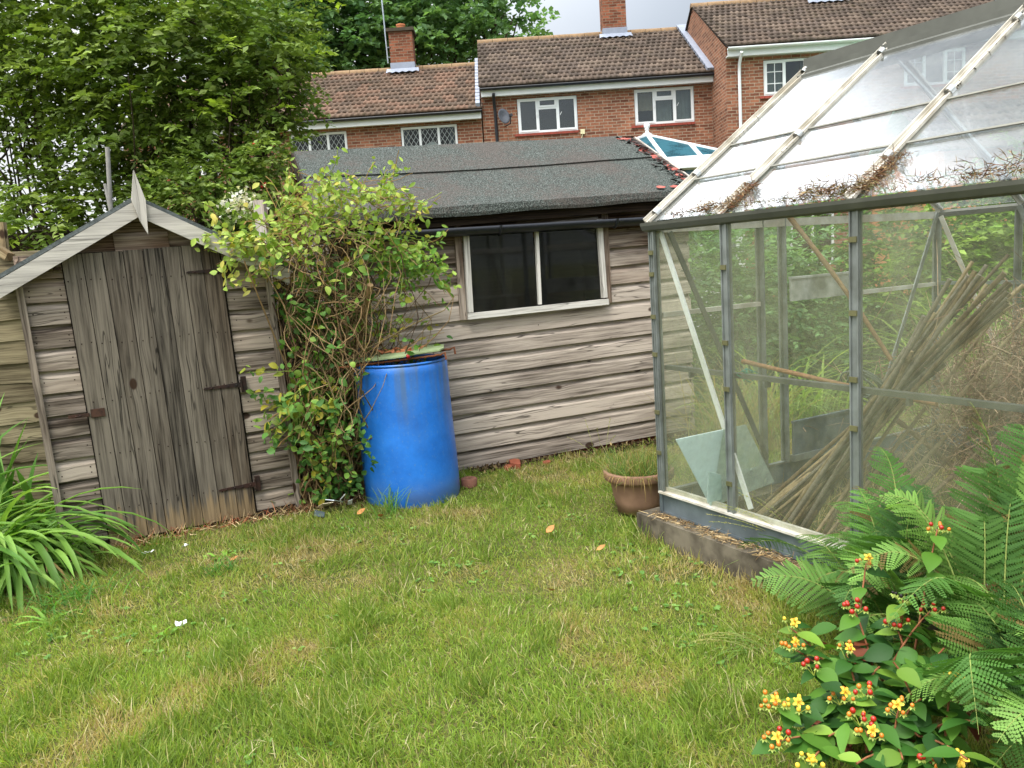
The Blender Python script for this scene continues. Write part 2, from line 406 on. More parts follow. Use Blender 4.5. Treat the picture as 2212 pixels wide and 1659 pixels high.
BARK = simple('bark', sr('#4d4436'), .95, 0, .4, 25, .1, .5)
LEAF = leafmat('leaves', .38, .55, .18)
LEAFG = leafmat('glossy_leaves', .3, .5, .22)
GRASS = leafmat('grass_blades', .5, .5, .25, (1.1, 1.15, .5))
BRICK = brick('brick_wall', sr('#98664f'), sr('#6b4335'), sr('#9a8d7b'))
BRICKD = brick('chimney_brick', sr('#8f5a44'), sr('#5f3a2c'), sr('#7d6f5f'))
TILE = tilemat('concrete_roof_tiles')
PANE = glassmat('window_glass', (.8, .84, .84), .03, rough=.01, refl=2.2, streaks=False)
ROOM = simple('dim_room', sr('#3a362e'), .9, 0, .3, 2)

# ------------------------------------------------------------------ the ground: one sheet to the horizon
def gz(x, y):
    near = np.clip((9 - np.hypot(np.asarray(x), np.asarray(y) - 3.5)) / 3, 0, 1)
    return ((vnoise(x, y, 1.1) - .5) * .05 + (vnoise(x, y, 3.7) - .5) * .022) * near - .006
def dryness(x, y):
    return .36 * vnoise(x, y, 1.7) + .40 * vnoise(x + 9, y, 4.6) + .24 * vnoise(x, y + 5, 10.5)
def groundmat():
    m, nt = newmat('lawn_soil')
    tx = N(nt, 'TexCoord').outputs['Object']
    n1 = N(nt, 'TexNoise', {'Vector': tx, 'Scale': 2.2, 'Detail': 7, 'Roughness': .7}).outputs[0]
    n2 = N(nt, 'TexNoise', {'Vector': tx, 'Scale': 60, 'Detail': 5, 'Roughness': .7}).outputs[0]
    c = ramp(nt, n1, [(.35, (.09, .11, .03)), (.55, (.15, .145, .05)), (.7, (.23, .18, .085))])
    c = mixc(nt, 1, c, ramp(nt, n2, [(.3, (.35, .35, .35)), (.7, (1.3, 1.3, 1.3))]), 'MULTIPLY')
    out(nt, N(nt, 'BsdfPrincipled', {'Base Color': c, 'Roughness': 1, 'Specular IOR Level': .05, 'Normal': bump(nt, n2, .8, .02)}).outputs[0]); return m
xs = np.concatenate([[-300, -120, -50, -25, -14, -9, -6.5], np.arange(-5, 5.01, .1), [6.5, 9, 14, 25, 50, 120, 300]])
ys = np.concatenate([[-150, -60, -20, -8, -3, -1], np.arange(0, 8.01, .1), [9, 11, 14, 20, 30, 60, 120, 300, 500]])
GX, GY = np.meshgrid(xs, ys)
GV = np.stack([GX, GY, gz(GX, GY)], -1).reshape(-1, 3)
nx = len(xs); ii = np.arange(len(ys) - 1)[:, None] * nx + np.arange(nx - 1)[None]
GF = np.stack([ii, ii + 1, ii + nx + 1, ii + nx], -1).reshape(-1, 4)
lawn = npmesh('lawn', GV, GF, np.full((len(GV), 3), .1), groundmat(), smooth=True)
tag(lawn, 'lawn with dry straw patches in front of the sheds', 'lawn', kind='structure')

# ------------------------------------------------------------------ the small shed
ST, SN = Vec((.883, .469, 0)), Vec((.469, -.883, 0))        # along its front, out of its front
SP = Vec((-2.237, 4.333, 0))
def S(u, v, w=0.): return SP + ST * (u - .025 * v) + SN * w + Vec((0, 0, v))   # it leans a little
SB = Vec((-1.88, 4.52, 0))
shed = thing('small_shed', 'narrow weathered wooden shed with plank door and diamond gable finial', 'shed', SB)
UL, UR, VE, VA, DEP = -.215, 1.03, 1.47, 1.83, 1.85        # front edges, eaves, apex, depth
def roofz(u): return VA - (VA - 1.44) * abs(u - .39) / .72
def boards(mb, u0, u1, z0, z1, pitch, Pf, w0=0., prof=None, clip=None, nu=5, tintf=None):
    """overlapping boards: each has a flat face and a scooped top edge tucked under the next"""
    prof = prof or [(0, -.02), (0, .003), (.66, -.001), (.76, -.008), (.86, -.016), (1.04, -.019)]
    z = z0; k = 0
    while z < z1 - .01:
        h = min(pitch, z1 - z)
        for a, b in (clip(z, z + h) if clip else [(u0, u1)]):
            if b - a < .02: continue
            t = tintf(z) if tintf else (R.random(), R.random() * .3, R.random())
            o1, o2 = R.random() * 50, R.random() * 50
            n = max(2, int((b - a) * nu) + 1); ph = R.random() * 9
            rows = []
            for fz, w in prof:
                row = []
                for i in range(n):
                    u = a + (b - a) * i / (n - 1)
                    wob = (math.sin(u * 2.3 + ph) + math.sin(u * 5.9 + ph * 2)) * .0010
                    row.append(Pf(u, z + fz * pitch + (wob if fz < 1 else 0), w0 + w + (wob if fz < .8 else 0)))
                rows.append(row)
            mb.grid(rows, False, t, 0, False, uvs=lambda r, c, n=n, a=a, b=b: (o1 + a + (b - a) * c / (n - 1), o2 + prof[r][0] * pitch))
            # end grain, slightly dark
            mb.prism([Pf(a, z, w0 - .012), Pf(a, z, w0), Pf(a, z + h * .7, w0 - .003), Pf(a, z + h, w0 - .013)], Pf(a + .0015, 0, 0) - Pf(a, 0, 0), t)
        z += pitch; k += 1
def front_clip(z0, z1):
    zc = (z0 + z1) / 2
    L = (UL, -.008) if zc < 1.6 else None
    if zc < 1.58:
        return [(UL, -.008), (.785, UR)]
    half = .72 * (VA - .07 - z1) / (VA - 1.44)
    return [(max(UL, .39 - half), min(UR, .39 + half))] if half > .05 else []
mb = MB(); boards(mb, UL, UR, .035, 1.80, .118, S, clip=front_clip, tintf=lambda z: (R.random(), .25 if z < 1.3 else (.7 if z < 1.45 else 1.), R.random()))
gu_ = .72 * (VA - .02 - 1.5) / (VA - 1.44)
mb.prism([S(UL + .01, 1.47, -.014), S(UR - .01, 1.47, -.014), S(.39 + gu_, 1.5, -.014), S(.39, VA - .02, -.014), S(.39 - gu_, 1.5, -.014)], SN * -.01, (.1, 1., .5))
mb.build('front_cladding', WOOD_CLAD, shed)
mb = MB()
for u_, sgn in ((UR - .004, 1), (UL + .004, -1)):      # side walls and back
    Pf = lambda d, v, w, u_=u_, sgn=sgn: S(u_ + sgn * w, v, -d)
    boards(mb, .0, DEP, .035, 1.48, .118, Pf)
mb.prism([S(UL, 0, -DEP), S(UR, 0, -DEP), S(UR, 1.48, -DEP), S(.39, 1.8, -DEP), S(UL, 1.48, -DEP)], SN * -.015)
mb.prism([S(UL + .02, .03, -.05), S(UR - .02, .03, -.05), S(UR - .02, 1.46, -.05), S(.39, 1.72, -.05), S(UL + .02, 1.46, -.05)], SN * -.01, (0, 0, 0), 1)
mb.build('side_cladding', [WOOD_CLAD, WOOD_DARK], shed)
for u_ in (UL + .004, UR - .006):
    mb = MB(); mb.bar(S(u_, .01, .008), S(u_, 1.5, .008), .034, .03, SN, (.25, .3, .5)); mb.build('corner_trim', WOOD_CLAD, shed)
mb = MB(); mb.bar(S(UL, .01, -.02), S(UR, .01, -.02), .05, .05, (0, 0, 1), (.1, .5, .5)); mb.build('floor_bearer', WOOD_DARK, shed)
for sgn in (-1, 1):                                         # roof slopes of mineral felt
    mb = MB()
    e = .39 + sgn * .755; ze = roofz(e)
    P = [S(.39, VA + .004, .06), S(e, ze, .06), S(e, ze, -DEP - .05), S(.39, VA + .004, -DEP - .05)]
    mb.prism(P, (0, 0, .022), (.5, 0, .5)); mb.build('roof_felt', simple('grey_roofing_felt', sr('#5b6160'), .95, 0, .4, 90, .1, .5) if sgn < 0 else bpy.data.materials['grey_roofing_felt'], shed)
    mb = MB()                                               # bargeboard
    top = S(.39 + sgn * .002, VA, .062); end = S(e, ze - .005, .062); dv = Vec((0, 0, -.088))
    mb.prism([top, end, end + dv * .85 + ST * (-sgn) * .02, top + dv], SN * .022, (.62, 0, .5), ua=(end - top).normalized(), va=(0, 0, 1))
    mb.build('bargeboard', WOOD_BARGE, shed)
mb = MB()
fc = S(.395, 1.815, .088)
for a, b, k in (((0, .17), (.004, -.17), -1), ((.014, .02), (.028, -.168), 1)):
    if k < 0: pts = [(0, .165), (-.032, .015), (-.006, -.10), (.003, -.012)]
    else: pts = [(0.002, .165), (.004, -.012), (-.005, -.10), (.022, -.165), (.036, .012)]
    mb.prism([fc + ST * (x - .03 * z) + Vec((0, 0, z)) for x, z in pts], SN * .018, (.55, 0, .5), ua=(0, 0, 1), va=ST)
mb.build('gable_finial', WOOD_BARGE, shed)
door = None
mb = MB()
nb = 8; w_ = .778 / nb
for k in range(nb):
    u0 = -.002 + k * w_; b0 = .022 if k else -.01
    t = (min(1, max(0, (.75, .62, .5, .35, .18, .55, .5, .3)[k])), (.05, .05, .1, .1, .0, .05, .1, .3)[k], R.random())
    pts = [S(u0, b0, .004), S(u0 + w_ - .004, b0, .004), S(u0 + w_ - .004, 1.567 + .003 * k, .004), S(u0, 1.567 + .003 * k, .004)]
    mb.prism(pts, SN * (.016 + R.random() * .002), t, ua=(0, 0, 1), va=ST)
door = mb.build('door', WOOD_DOOR, shed)
mb = MB(); mb.prism([S(-.006, .02, -.004), S(.785, .02, -.004), S(.785, 1.59, -.004), S(-.006, 1.57, -.004)], SN * .004, (0, 0, 0)); mb.build('door_backing', WOOD_DARK, shed)
for v_ in (1.44, .79, .2):                                  # three strap hinges
    mb = MB(); u1 = .795
    mb.prism([S(u1, v_ - .014, .022), S(u1, v_ + .014, .022), S(u1 - .2, v_ + .006, .022), S(u1 - .21, v_, .022), S(u1 - .2, v_ - .006, .022)], SN * .005)
    mb.box(S(u1 + .012, v_, .016), ST * .014, SN * .01, (0, 0, .045))
    mb.tube([S(u1 - .002, v_ - .03, .026), S(u1 - .002, v_ + .03, .026)], .006)
    for k in range(4): mb.lathe(S(u1 - .03 - k * .045, v_, .027), [(0.0, 0.003), (.005, .002), (.006, 0)], 6, ax=ST, ay=(0, 0, 1), az=SN)
    mb.build('strap_hinge', IRON, door)
mb = MB(); v_ = .735
mb.box(S(.045, v_, .024), ST * .034, SN * .004, (0, 0, .022)); mb.box(S(-.045, v_ - .004, .024), ST * .05, SN * .004, (0, 0, .009))
mb.tube([S(-.06, v_ - .004, .03), S(-.06, v_ - .004, .05), S(-.04, v_ - .004, .05), S(-.04, v_ - .004, .03)], .004)
mb.build('hasp_latch', simple('dark_rust', sr('#4a3328'), .9, .1, .4, 60, col2=sr('#2a1f1a')), door)
mb = MB(); mb.box(S(-.03, 1.5, .02), ST * .018, SN * .006, (0, 0, .008)); mb.build('turn_button', IRON, shed)

# ------------------------------------------------------------------ the large shed
LT, LN = Vec((.945, .326, 0)), Vec((.326, -.945, 0))
LP = Vec((-.374, 5.489, 0))
def L(u, v, w=0.): return LP + LT * u + LN * w + Vec((0, 0, v + .028 * u))
big = thing('large_shed', 'wide weathered clapboard shed with green felt roof and two-pane window', 'shed', Vec((.15, 5.8, 0)))
BL, BR_ = -.76, 1.83
WU0, WU1, WV0, WV1 = .115, 1.13, 1.018, 1.575
def big_clip(z0, z1):
    zc = (z0 + z1) / 2
    return [(BL, WU0), (WU1, BR_)] if WV0 < zc < WV1 else [(BL, BR_)]
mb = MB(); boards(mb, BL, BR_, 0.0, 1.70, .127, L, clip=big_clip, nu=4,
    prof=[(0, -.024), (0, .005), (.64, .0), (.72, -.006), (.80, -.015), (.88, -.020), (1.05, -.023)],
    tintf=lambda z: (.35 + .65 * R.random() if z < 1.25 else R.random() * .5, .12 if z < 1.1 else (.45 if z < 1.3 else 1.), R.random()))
mb.build('front_cladding', WOOD_BIG, big)
mb = MB(); LD = 1.85
for u_, sgn in ((BR_ - .004, 1), (BL + .004, -1)):
    boards(mb, 0, LD, 0., 1.70, .127, lambda d, v, w, u_=u_, sgn=sgn: L(u_ + sgn * w, v, -d))
    mb.prism([L(u_, 1.68, -.01), L(u_, 1.68, -LD), L(u_, 2.2, -.92)], LT * .012 * sgn, (.2, .9, .5))
mb.prism([L(BL, 0, -LD), L(BR_, 0, -LD), L(BR_, 1.7, -LD), L(BL, 1.7, -LD)], LN * -.015)
mb.build('side_cladding', WOOD_BIG, big)
mb = MB(); mb.prism([L(BL + .03, -.1, -.02), L(BR_ - .02, -.1, -.02), L(BR_ - .02, .03, -.02), L(BL + .03, .03, -.02)], LN * -.1)
mb.build('red_plinth', simple('red_oxide_paint', sr('#6b3028'), .8, 0, .35, 12), big)
def feltmat():
    m, nt = newmat('green_mineral_felt')
    tx = N(nt, 'TexCoord').outputs['Object']
    g = N(nt, 'TexNoise', {'Vector': tx, 'Scale': 130, 'Detail': 4, 'Roughness': .7}).outputs[0]
    g2 = N(nt, 'TexNoise', {'Vector': tx, 'Scale': 40, 'Detail': 5, 'Roughness': .75}).outputs[0]
    b = N(nt, 'TexNoise', {'Vector': tx, 'Scale': 1.6, 'Detail': 5, 'Roughness': .6}).outputs[0]
    c = ramp(nt, g, [(.36, sr('#1f211f')), (.5, sr('#393e3a')), (.64, sr('#757c76'))])
    bare = maprange(nt, math_(nt, 'ADD', math_(nt, 'MULTIPLY', b, .75), math_(nt, 'MULTIPLY', g2, .6)), .62, .8)
    # the mineral has worn off where the felt is bent over the right-hand verge
    c = mixc(nt, math_(nt, 'MULTIPLY', bare, .8), c, ramp(nt, g, [(.35, sr('#373330')), (.65, sr('#5f5751'))]))
    out(nt, N(nt, 'BsdfPrincipled', {'Base Color': c, 'Roughness': .95, 'Specular IOR Level': .2, 'Normal': bump(nt, g, .6, .006)}).outputs[0]); return m
FELT = feltmat()
BARE = simple('worn_felt', sr('#4b4441'), .95, 0, .35, 70, .1, .4)
REDW = simple('red_deck_board', sr('#b0645a'), .9, 0, .3, 25, .1, .2)
EW, EZ, RW, RZ = .12, 1.745, -.9, 2.262
RU0, RU1 = -.82, 1.9
def Rf(u, s, h=0.):        # on the front slope: s = 0 at the eave, 1 at the ridge
    sl = Vec((0, 0, 1)) * math.cos(.47) + LN * math.sin(.47)
    sag = -.012 * math.sin(math.pi * min(1, max(0, s))) * math.sin(u * 1.7 + 1)
    return L(u, EZ + (RZ - EZ) * s, EW + (RW - EW) * s) + sl * (h + sag)
def sheet(mb, u0, u1, s0, s1, h, fold0=0., nu=40, ns=8, wav=.0009, edge=None, m=0):
    rows = []
    for j in range(ns + 1):
        s_ = s0 + (s1 - s0) * j / ns
        row = []
        for i in range(nu + 1):
            u = u0 + (u1 - u0) * i / nu
            if edge: u = min(u, edge(s_))
            hh = h + wav * (math.sin(u * 7 + s_ * 9) + math.sin(u * 17 + s_ * 5)) * .4
            row.append(Rf(u, s_ + (wav * 1.2 * math.sin(u * 11) if j == 0 else 0), hh))
        rows.append(row)
    if fold0:
        fr = []
        for i in range(nu + 1):
            u = u0 + (u1 - u0) * i / nu
            fr.append(Rf(u, 0, h - .004) + Vec((0, 0, -fold0 - .004 * math.sin(u * 8))) + LN * .008)
        rows = [fr, [p + Vec((0, 0, fold0 * .35)) + LN * .004 for p in fr]] + rows
    else:
        rows = [[p - (Vec((0, 0, 1)) * math.cos(.47) + LN * math.sin(.47)) * .008 for p in rows[0]]] + rows
    mb.grid(rows, False, (.5, .5, .5), m, False)
mb = MB()
tornl = lambda s_: RU1 - .07 - .035 * abs(math.sin(s_ * 19)) - .02 * math.sin(s_ * 47)
sheet(mb, RU0, RU1, 0, .62, .012, .062, edge=tornl)
tornu = lambda s_: RU1 - .10 - .05 * abs(math.sin(s_ * 15 + 1)) - .02 * math.sin(s_ * 41)
sheet(mb, RU0, RU1, .545, 1.0, .024, edge=tornu)
mb.grid([[Rf(u, 1, .019) for u in np.linspace(RU0, RU1, 20)], [L(u, RZ - .05, RW - .12) for u in np.linspace(RU0, RU1, 20)],
         [L(u, EZ, -LD - .1) for u in np.linspace(RU0, RU1, 20)]], False)
mb.grid([[Rf(RU0, s_, .012 if s_ < .58 else .019) for s_ in np.linspace(0, 1, 12)], [Rf(RU0 - .014, s_, -.005) for s_ in np.linspace(0, 1, 12)], [Rf(RU0 - .018, s_, -.055) for s_ in np.linspace(0, 1, 12)]], False)
felt = mb.build('roof_felt', FELT, big)
mb = MB()
mb.prism([Rf(RU0 + .01, .012, -.018), Rf(RU1 - .005, .012, -.018), Rf(RU1 - .005, 1, -.018), Rf(RU0 + .01, 1, -.018)], (0, 0, .018))
mb.prism([L(RU0 + .01, RZ - .07, RW - .1), L(RU1 - .005, RZ - .07, RW - .1), L(RU1 - .005, EZ - .03, -LD - .08), L(RU0 + .01, EZ - .03, -LD - .08)], (0, 0, .018))
mb.build('roof_deck', REDW, big)
mb = MB()                                   # worn strip of underlay along the right verge, holes show the red deck
for k in range(26):
    s0 = k / 26; 
    for q in range(3):
        if R.random() < (.30 if q else .18): continue
        u0 = RU1 - .005 - q * .055; u1 = u0 - .06 - R.random() * .03
        s1 = s0 + 1 / 26 + R.random() * .006; lift = .003 + R.random() * .004; curl = R.random() * .02 * (R.random() < .4)
        mb.face([Rf(u0, s0 + .004 * R.random(), lift + .001), Rf(u0, s1, lift), Rf(u1, s1 + .006 * R.random(), lift + .003 + curl), Rf((u0 + u1) / 2, s0 + .01 * R.random(), lift + .005 + curl * .5), Rf(u1, s0, lift + .003)], None, (.5, .5, .5))
mb.build('torn_underlay', BARE, big)
mb = MB()                                   # curled flaps of torn felt
for k in range(15):
    s0 = .04 + .95 * k / 15 + R.random() * .03; u0 = RU1 - .12 - R.random() * .09; wd = .05 + R.random() * .1
    rows = [[Rf(u0 + wd * i / 4, s0 + .012 * math.sin(i * 2 + k) + .02 * j, .022 + .006 * math.sin(i * 1.7 + k) + .02 * (1 - j) * R.random()) for i in range(5)] for j in range(2)]
    mb.grid(rows, False)
mb.build('torn_flaps', FELT, big)
for k, (u0, u1, s0) in enumerate(((1.52, 1.6, .035), (1.63, 1.7, .03), (1.72, 1.8, .05), (1.8, 1.87, .12), (1.78, 1.84, .2), (1.81, 1.87, .3), (1.7, 1.83, .93))):
    mb = MB(); n = 9
    pts = [Rf((u0 + u1) / 2 + (u1 - u0) * .5 * math.cos(a) * (.8 + .3 * R.random()), s0 + .02 * math.sin(a) * (.7 + .5 * R.random()), .026) for a in np.linspace(0, 2 * math.pi, n, False)]
    mb.prism(pts, Rf(0, 0, .0015) - Rf(0, 0, 0)); mb.build('bared_deck_patch', REDW, big)
for u_, nm in ((RU1 + .004, 'bargeboard'), (RU0 - .02, 'bargeboard')):
    for sgn in (1, -1):
        mb = MB()
        a, b = (L(u_, EZ, EW), L(u_, RZ, RW)) if sgn > 0 else (L(u_, EZ, -LD - .1), L(u_, RZ, RW))
        mb.prism([a + Vec((0, 0, .012)), b + Vec((0, 0, .012)), b + Vec((0, 0, -.1)), a + Vec((0, 0, -.08))], LT * .016, ua=(b - a).normalized())
        mb.build(nm, WOOD_BARGE if u_ > 0 else WOOD_DARK, big)
mb = MB()
mb.prism([L(RU0, EZ - .03, EW - .02), L(RU1, EZ - .03, EW - .02), L(RU1, 1.70, 0.0), L(RU0, 1.70, 0.0)], (0, 0, -.012), (.2, .6, .3)); mb.prism([L(RU0 + .01, EZ - .11, EW - .03), L(RU1 - .01, EZ - .11, EW - .03), L(RU1 - .01, EZ - .015, EW - .03), L(RU0 + .01, EZ - .015, EW - .03)], LN * -.015, (.1, .6, .3)); mb.build('soffit', WOOD_DARK, big)
mb = MB()                                   # half-round black gutter
rows = []
for k in range(24):
    u = RU0 - .02 + (RU1 - RU0 + .02) * k / 23
    c = L(u, 1.625 - .022 * (u + .2) , .07)
    rows.append([c + LN * math.cos(a) * .052 + Vec((0, 0, math.sin(a) * .055)) for a in np.linspace(-math.pi, 0, 9)] + [c + LN * math.cos(a) * .048 + Vec((0, 0, math.sin(a) * .05)) for a in np.linspace(0, -math.pi, 9)])
mb.grid(rows, True, sm=True)
for u in (-.5, .35, 1.2):
    c = L(u, 1.625 - .022 * (u + .2), .07); mb.tube([c + LN * math.cos(a) * .055 + Vec((0, 0, math.sin(a) * .058)) for a in np.linspace(-math.pi, 0, 9)], .008)
mb.build('gutter', BLACKPL, big)
mb = MB(); fz = .018
def wbar(a, b, wd, dp=.04, t=(.7, .1, .5), w=fz): mb.bar(L(a[0], a[1], w), L(b[0], b[1], w), dp, wd, up=(LN.cross(L(b[0], b[1]) - L(a[0], a[1]))), t=t)
wbar((WU0 - .01, WV0 + .02), (WU1 + .012, WV0 + .01), .04, t=(.9, 0, .5), w=.024)
wbar((WU0 + .012, WV0 + .045), (WU0 + .02, WV1 + .03), .038, t=(.55, 0, .5))
wbar((WU1 - .012, WV0 + .04), (WU1 - .026, WV1 + .03), .038, t=(.55, 0, .5))
wbar((WU0 + .03, WV1 + .012), (WU1 - .03, WV1 + .03), .03, t=(.05, 0, .5), w=.004)
wf = mb.build('window_frame', WOOD_FRAME, big)
mb = MB(); wbar((.628, WV0 + .045), (.636, WV1), .022, .03, t=(.95, 0, .5), w=.02); mb.build('mullion', WOOD_FRAME, wf)
for u_ in (WU0 - .034, WU1 + .025):
    mb = MB(); wbar((u_, WV0 - .0), (u_, WV1 + .09), .045, .02, t=(.3, .8, .5), w=.01); mb.build('window_trim', WOOD_BIG, wf)
SHG = glassmat('grimy_shed_glass', (.30, .32, .31), .10, (.16, .165, .15), .04, 1.0, scale=5)
for a, b in ((WU0 + .036, .617), (.639, WU1 - .034)):
    mb = MB(); mb.prism([L(a, WV0 + .04, .012), L(b, WV0 + .04, .012), L(b - .005, WV1, .012), L(a + .003, WV1, .012)], LN * -.003); mb.build('window_pane', SHG, wf)

# ------------------------------------------------------------------ brick houses
def wall(mb, x0, x1, z0, z1, y, holes, m=0, uo=0.):
    xs_ = sorted({x0, x1} | {h[0] for h in holes} | {h[1] for h in holes}); zs_ = sorted({z0, z1} | {h[2] for h in holes} | {h[3] for h in holes})
    for a, b in zip(xs_, xs_[1:]):
        for c, d in zip(zs_, zs_[1:]):
            xm, zm = (a + b) / 2, (c + d) / 2
            if any(h[0] < xm < h[1] and h[2] < zm < h[3] for h in holes): continue
            P = [(a, y, c), (b, y, c), (b, y, d), (a, y, d)]; mb.face(P, [(p[0] + uo, p[2]) for p in P], m=m)
    for h in holes:
        for P in ([(h[0], y, h[2]), (h[0], y, h[3]), (h[0], y + .1, h[3]), (h[0], y + .1, h[2])], [(h[1], y, h[2]), (h[1], y, h[3]), (h[1], y + .1, h[3]), (h[1], y + .1, h[2])],
                  [(h[0], y, h[2]), (h[1], y, h[2]), (h[1], y + .1, h[2]), (h[0], y + .1, h[2])], [(h[0], y, h[3]), (h[1], y, h[3]), (h[1], y + .1, h[3]), (h[0], y + .1, h[3])]):
            mb.face(P, [(p[1] * 1.0 + p[0], p[2]) for p in P], m=m)
def tiles(name, x0, x1, ye, ze, yr, zr, nc, parent, cols, wave=.15):
    nw = int(round((x1 - x0) / wave)); prof = [0, .6, 1, .75, .12, 0, 0, 0]
    V, Fc, T, o = [], [], [], 0
    sl = np.array([0, yr - ye, zr - ze]); ln = np.linalg.norm(sl); d = sl / ln; nrm = np.array([0, -d[2], d[1]])
    for c in range(nc):
        off = (c % 2) * wave * .5
        k = np.arange(nw * 8 + 1); x = x0 + (x1 - x0) * k / (nw * 8)
        ph = ((x - x0 + off) / wave * 8).astype(int) % 8
        h = np.array(prof)[ph] * .028
        tile = ((x - x0 + off) / (wave * 2)).astype(int)
        lift = .012 * vnoise(tile * 3.1, np.full(len(x), c * 5.3), 1.)
        a, b = c / nc, (c + 1.12) / nc
        front = np.array([0, ye, ze]) + sl * a; back = np.array([0, ye, ze]) + sl * min(1.01, b)
        r0 = front + np.outer(x, [1, 0, 0]) + np.outer(h * .2 - .002, nrm)
        r1 = front + np.outer(x, [1, 0, 0]) + np.outer(h + .032 + lift, nrm) - d * .004 * ((tile * 7 + c) % 3)[:, None]
        r2 = back + np.outer(x, [1, 0, 0]) + np.outer(h + .004, nrm)
        V += [r0, r1, r2]
        tc_ = np.array(cols)[(np.random.default_rng(c * 7 + 3).integers(0, len(cols), 400))[tile % 400]] * (.8 + .4 * vnoise(tile * 1.7, np.full(len(x), c * 2.9), 1.))[:, None]
        T += [tc_ * .8, tc_, tc_]
        n = len(x); i = np.arange(n - 1)
        for q in range(2): Fc.append(np.stack([o + q*n + i, o + q*n + i + 1, o + (q+1)*n + i + 1, o + (q+1)*n + i], -1))
        o += 3 * n
    return npmesh(name, np.concatenate(V), np.concatenate(Fc), np.concatenate(T), TILE, parent)
def box2(mb, x0, x1, y0, y1, z0, z1, m=0): mb.box(((x0+x1)/2, (y0+y1)/2, (z0+z1)/2), ((x1-x0)/2, 0, 0), (0, (y1-y0)/2, 0), (0, 0, (z1-z0)/2), (.5, .5, .5), m)
RMORT = simple('ridge_tile', sr('#8d7458'), .95, 0, .3, 12)
def curtain(parent, x0, x1, z0, z1, y, mat):
    mb = MB(); n = 14
    rows = [[(x0 + (x1 - x0) * i / n, y + .03 * math.sin(i * 2.1), z) for i in range(n + 1)] for z in (z0, z1)]
    mb.grid(rows); return mb.build('curtain', mat, parent)
CURT = simple('net_curtain', sr('#8f958f'), .9, 0, .1, 5)
BLIND = simple('cream_blind', sr('#b9ab8c'), .9, 0, .1, 5)
def window(parent, x0, x1, z0, z1, y, kind, pane=PANE):
    """three-light window; kind picks how the lights are divided"""
    mb = MB(); f = .055; yo = y + .02
    box2(mb, x0, x1, yo, yo + .06, z0, z0 + f); box2(mb, x0, x1, yo, yo + .06, z1 - f, z1)
    box2(mb, x0, x0 + f, yo + .001, yo + .059, z0 + f, z1 - f); box2(mb, x1 - f, x1, yo + .001, yo + .059, z0 + f, z1 - f)
    a, b = x0 + (x1 - x0) * .335, x0 + (x1 - x0) * .668
    for q in (a, b): box2(mb, q - .03, q + .03, yo + .001, yo + .059, z0 + f, z1 - f)
    fr = mb.build('window_frame', WHITE, parent)
    def sash(u0, u1, w0, w1, out_=.0):
        mb = MB(); s_ = .045; yy = yo - .012 - out_
        box2(mb, u0, u1, yy, yy + .03, w0, w0 + s_); box2(mb, u0, u1, yy, yy + .03, w1 - s_, w1)
        box2(mb, u0, u0 + s_, yy + .001, yy + .029, w0 + s_, w1 - s_); box2(mb, u1 - s_, u1, yy + .001, yy + .029, w0 + s_, w1 - s_)
        mb.build('sash', WHITE, fr)
    L3 = ((x0 + .03, a), (a, b), (b, x1 - .03))
    if kind == 'case':
        zt = z1 - (z1 - z0) * .3
        mb = MB(); box2(mb, a, b, yo + .002, yo + .058, zt - .03, zt + .03); mb.build('transom', WHITE, fr)
        sash(L3[0][0], L3[0][1], z0 + .03, z1 - .03); sash(L3[2][0], L3[2][1], z0 + .03, z1 - .03); sash(a + .02, b - .02, zt + .02, z1 - .03)
        for hx in (a - .03, b + .06):
            mb = MB(); mb.bar((hx, yo - .03, (z0+z1)/2 - .03), (hx + .05, yo - .03, (z0+z1)/2 + .05), .012, .012); mb.build('handle', WHITE, fr)
    if kind == 'grid':
        for u0, u1 in (L3[0], L3[2]):
            sash(u0, u1, z0 + .03, z1 - .03)
            mb = MB(); box2(mb, (u0+u1)/2 - .009, (u0+u1)/2 + .009, yo, yo + .012, z0 + .06, z1 - .06)
            for q in (1, 2): box2(mb, u0 + .04, u1 - .04, yo + .0012, yo + .0108, z0 + (z1-z0)*q/3 - .009, z0 + (z1-z0)*q/3 + .009)
            mb.build('glazing_bars', WHITE, fr)
    for u0, u1 in L3:
        mb = MB(); box2(mb, u0 + .02, u1 - .02, yo + .024, yo + .03, z0 + .03, z1 - .03)
        mb.build('window_pane', pane, fr)
    mb = MB()
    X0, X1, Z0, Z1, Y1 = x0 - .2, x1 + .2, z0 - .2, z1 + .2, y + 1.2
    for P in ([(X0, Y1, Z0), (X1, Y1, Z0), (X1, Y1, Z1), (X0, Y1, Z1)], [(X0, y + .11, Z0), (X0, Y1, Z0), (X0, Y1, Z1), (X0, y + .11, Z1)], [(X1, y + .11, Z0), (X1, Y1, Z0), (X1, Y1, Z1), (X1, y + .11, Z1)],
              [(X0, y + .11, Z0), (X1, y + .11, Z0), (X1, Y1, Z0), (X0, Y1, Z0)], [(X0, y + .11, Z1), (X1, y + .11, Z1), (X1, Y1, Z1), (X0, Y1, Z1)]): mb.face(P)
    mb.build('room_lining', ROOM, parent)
    return fr
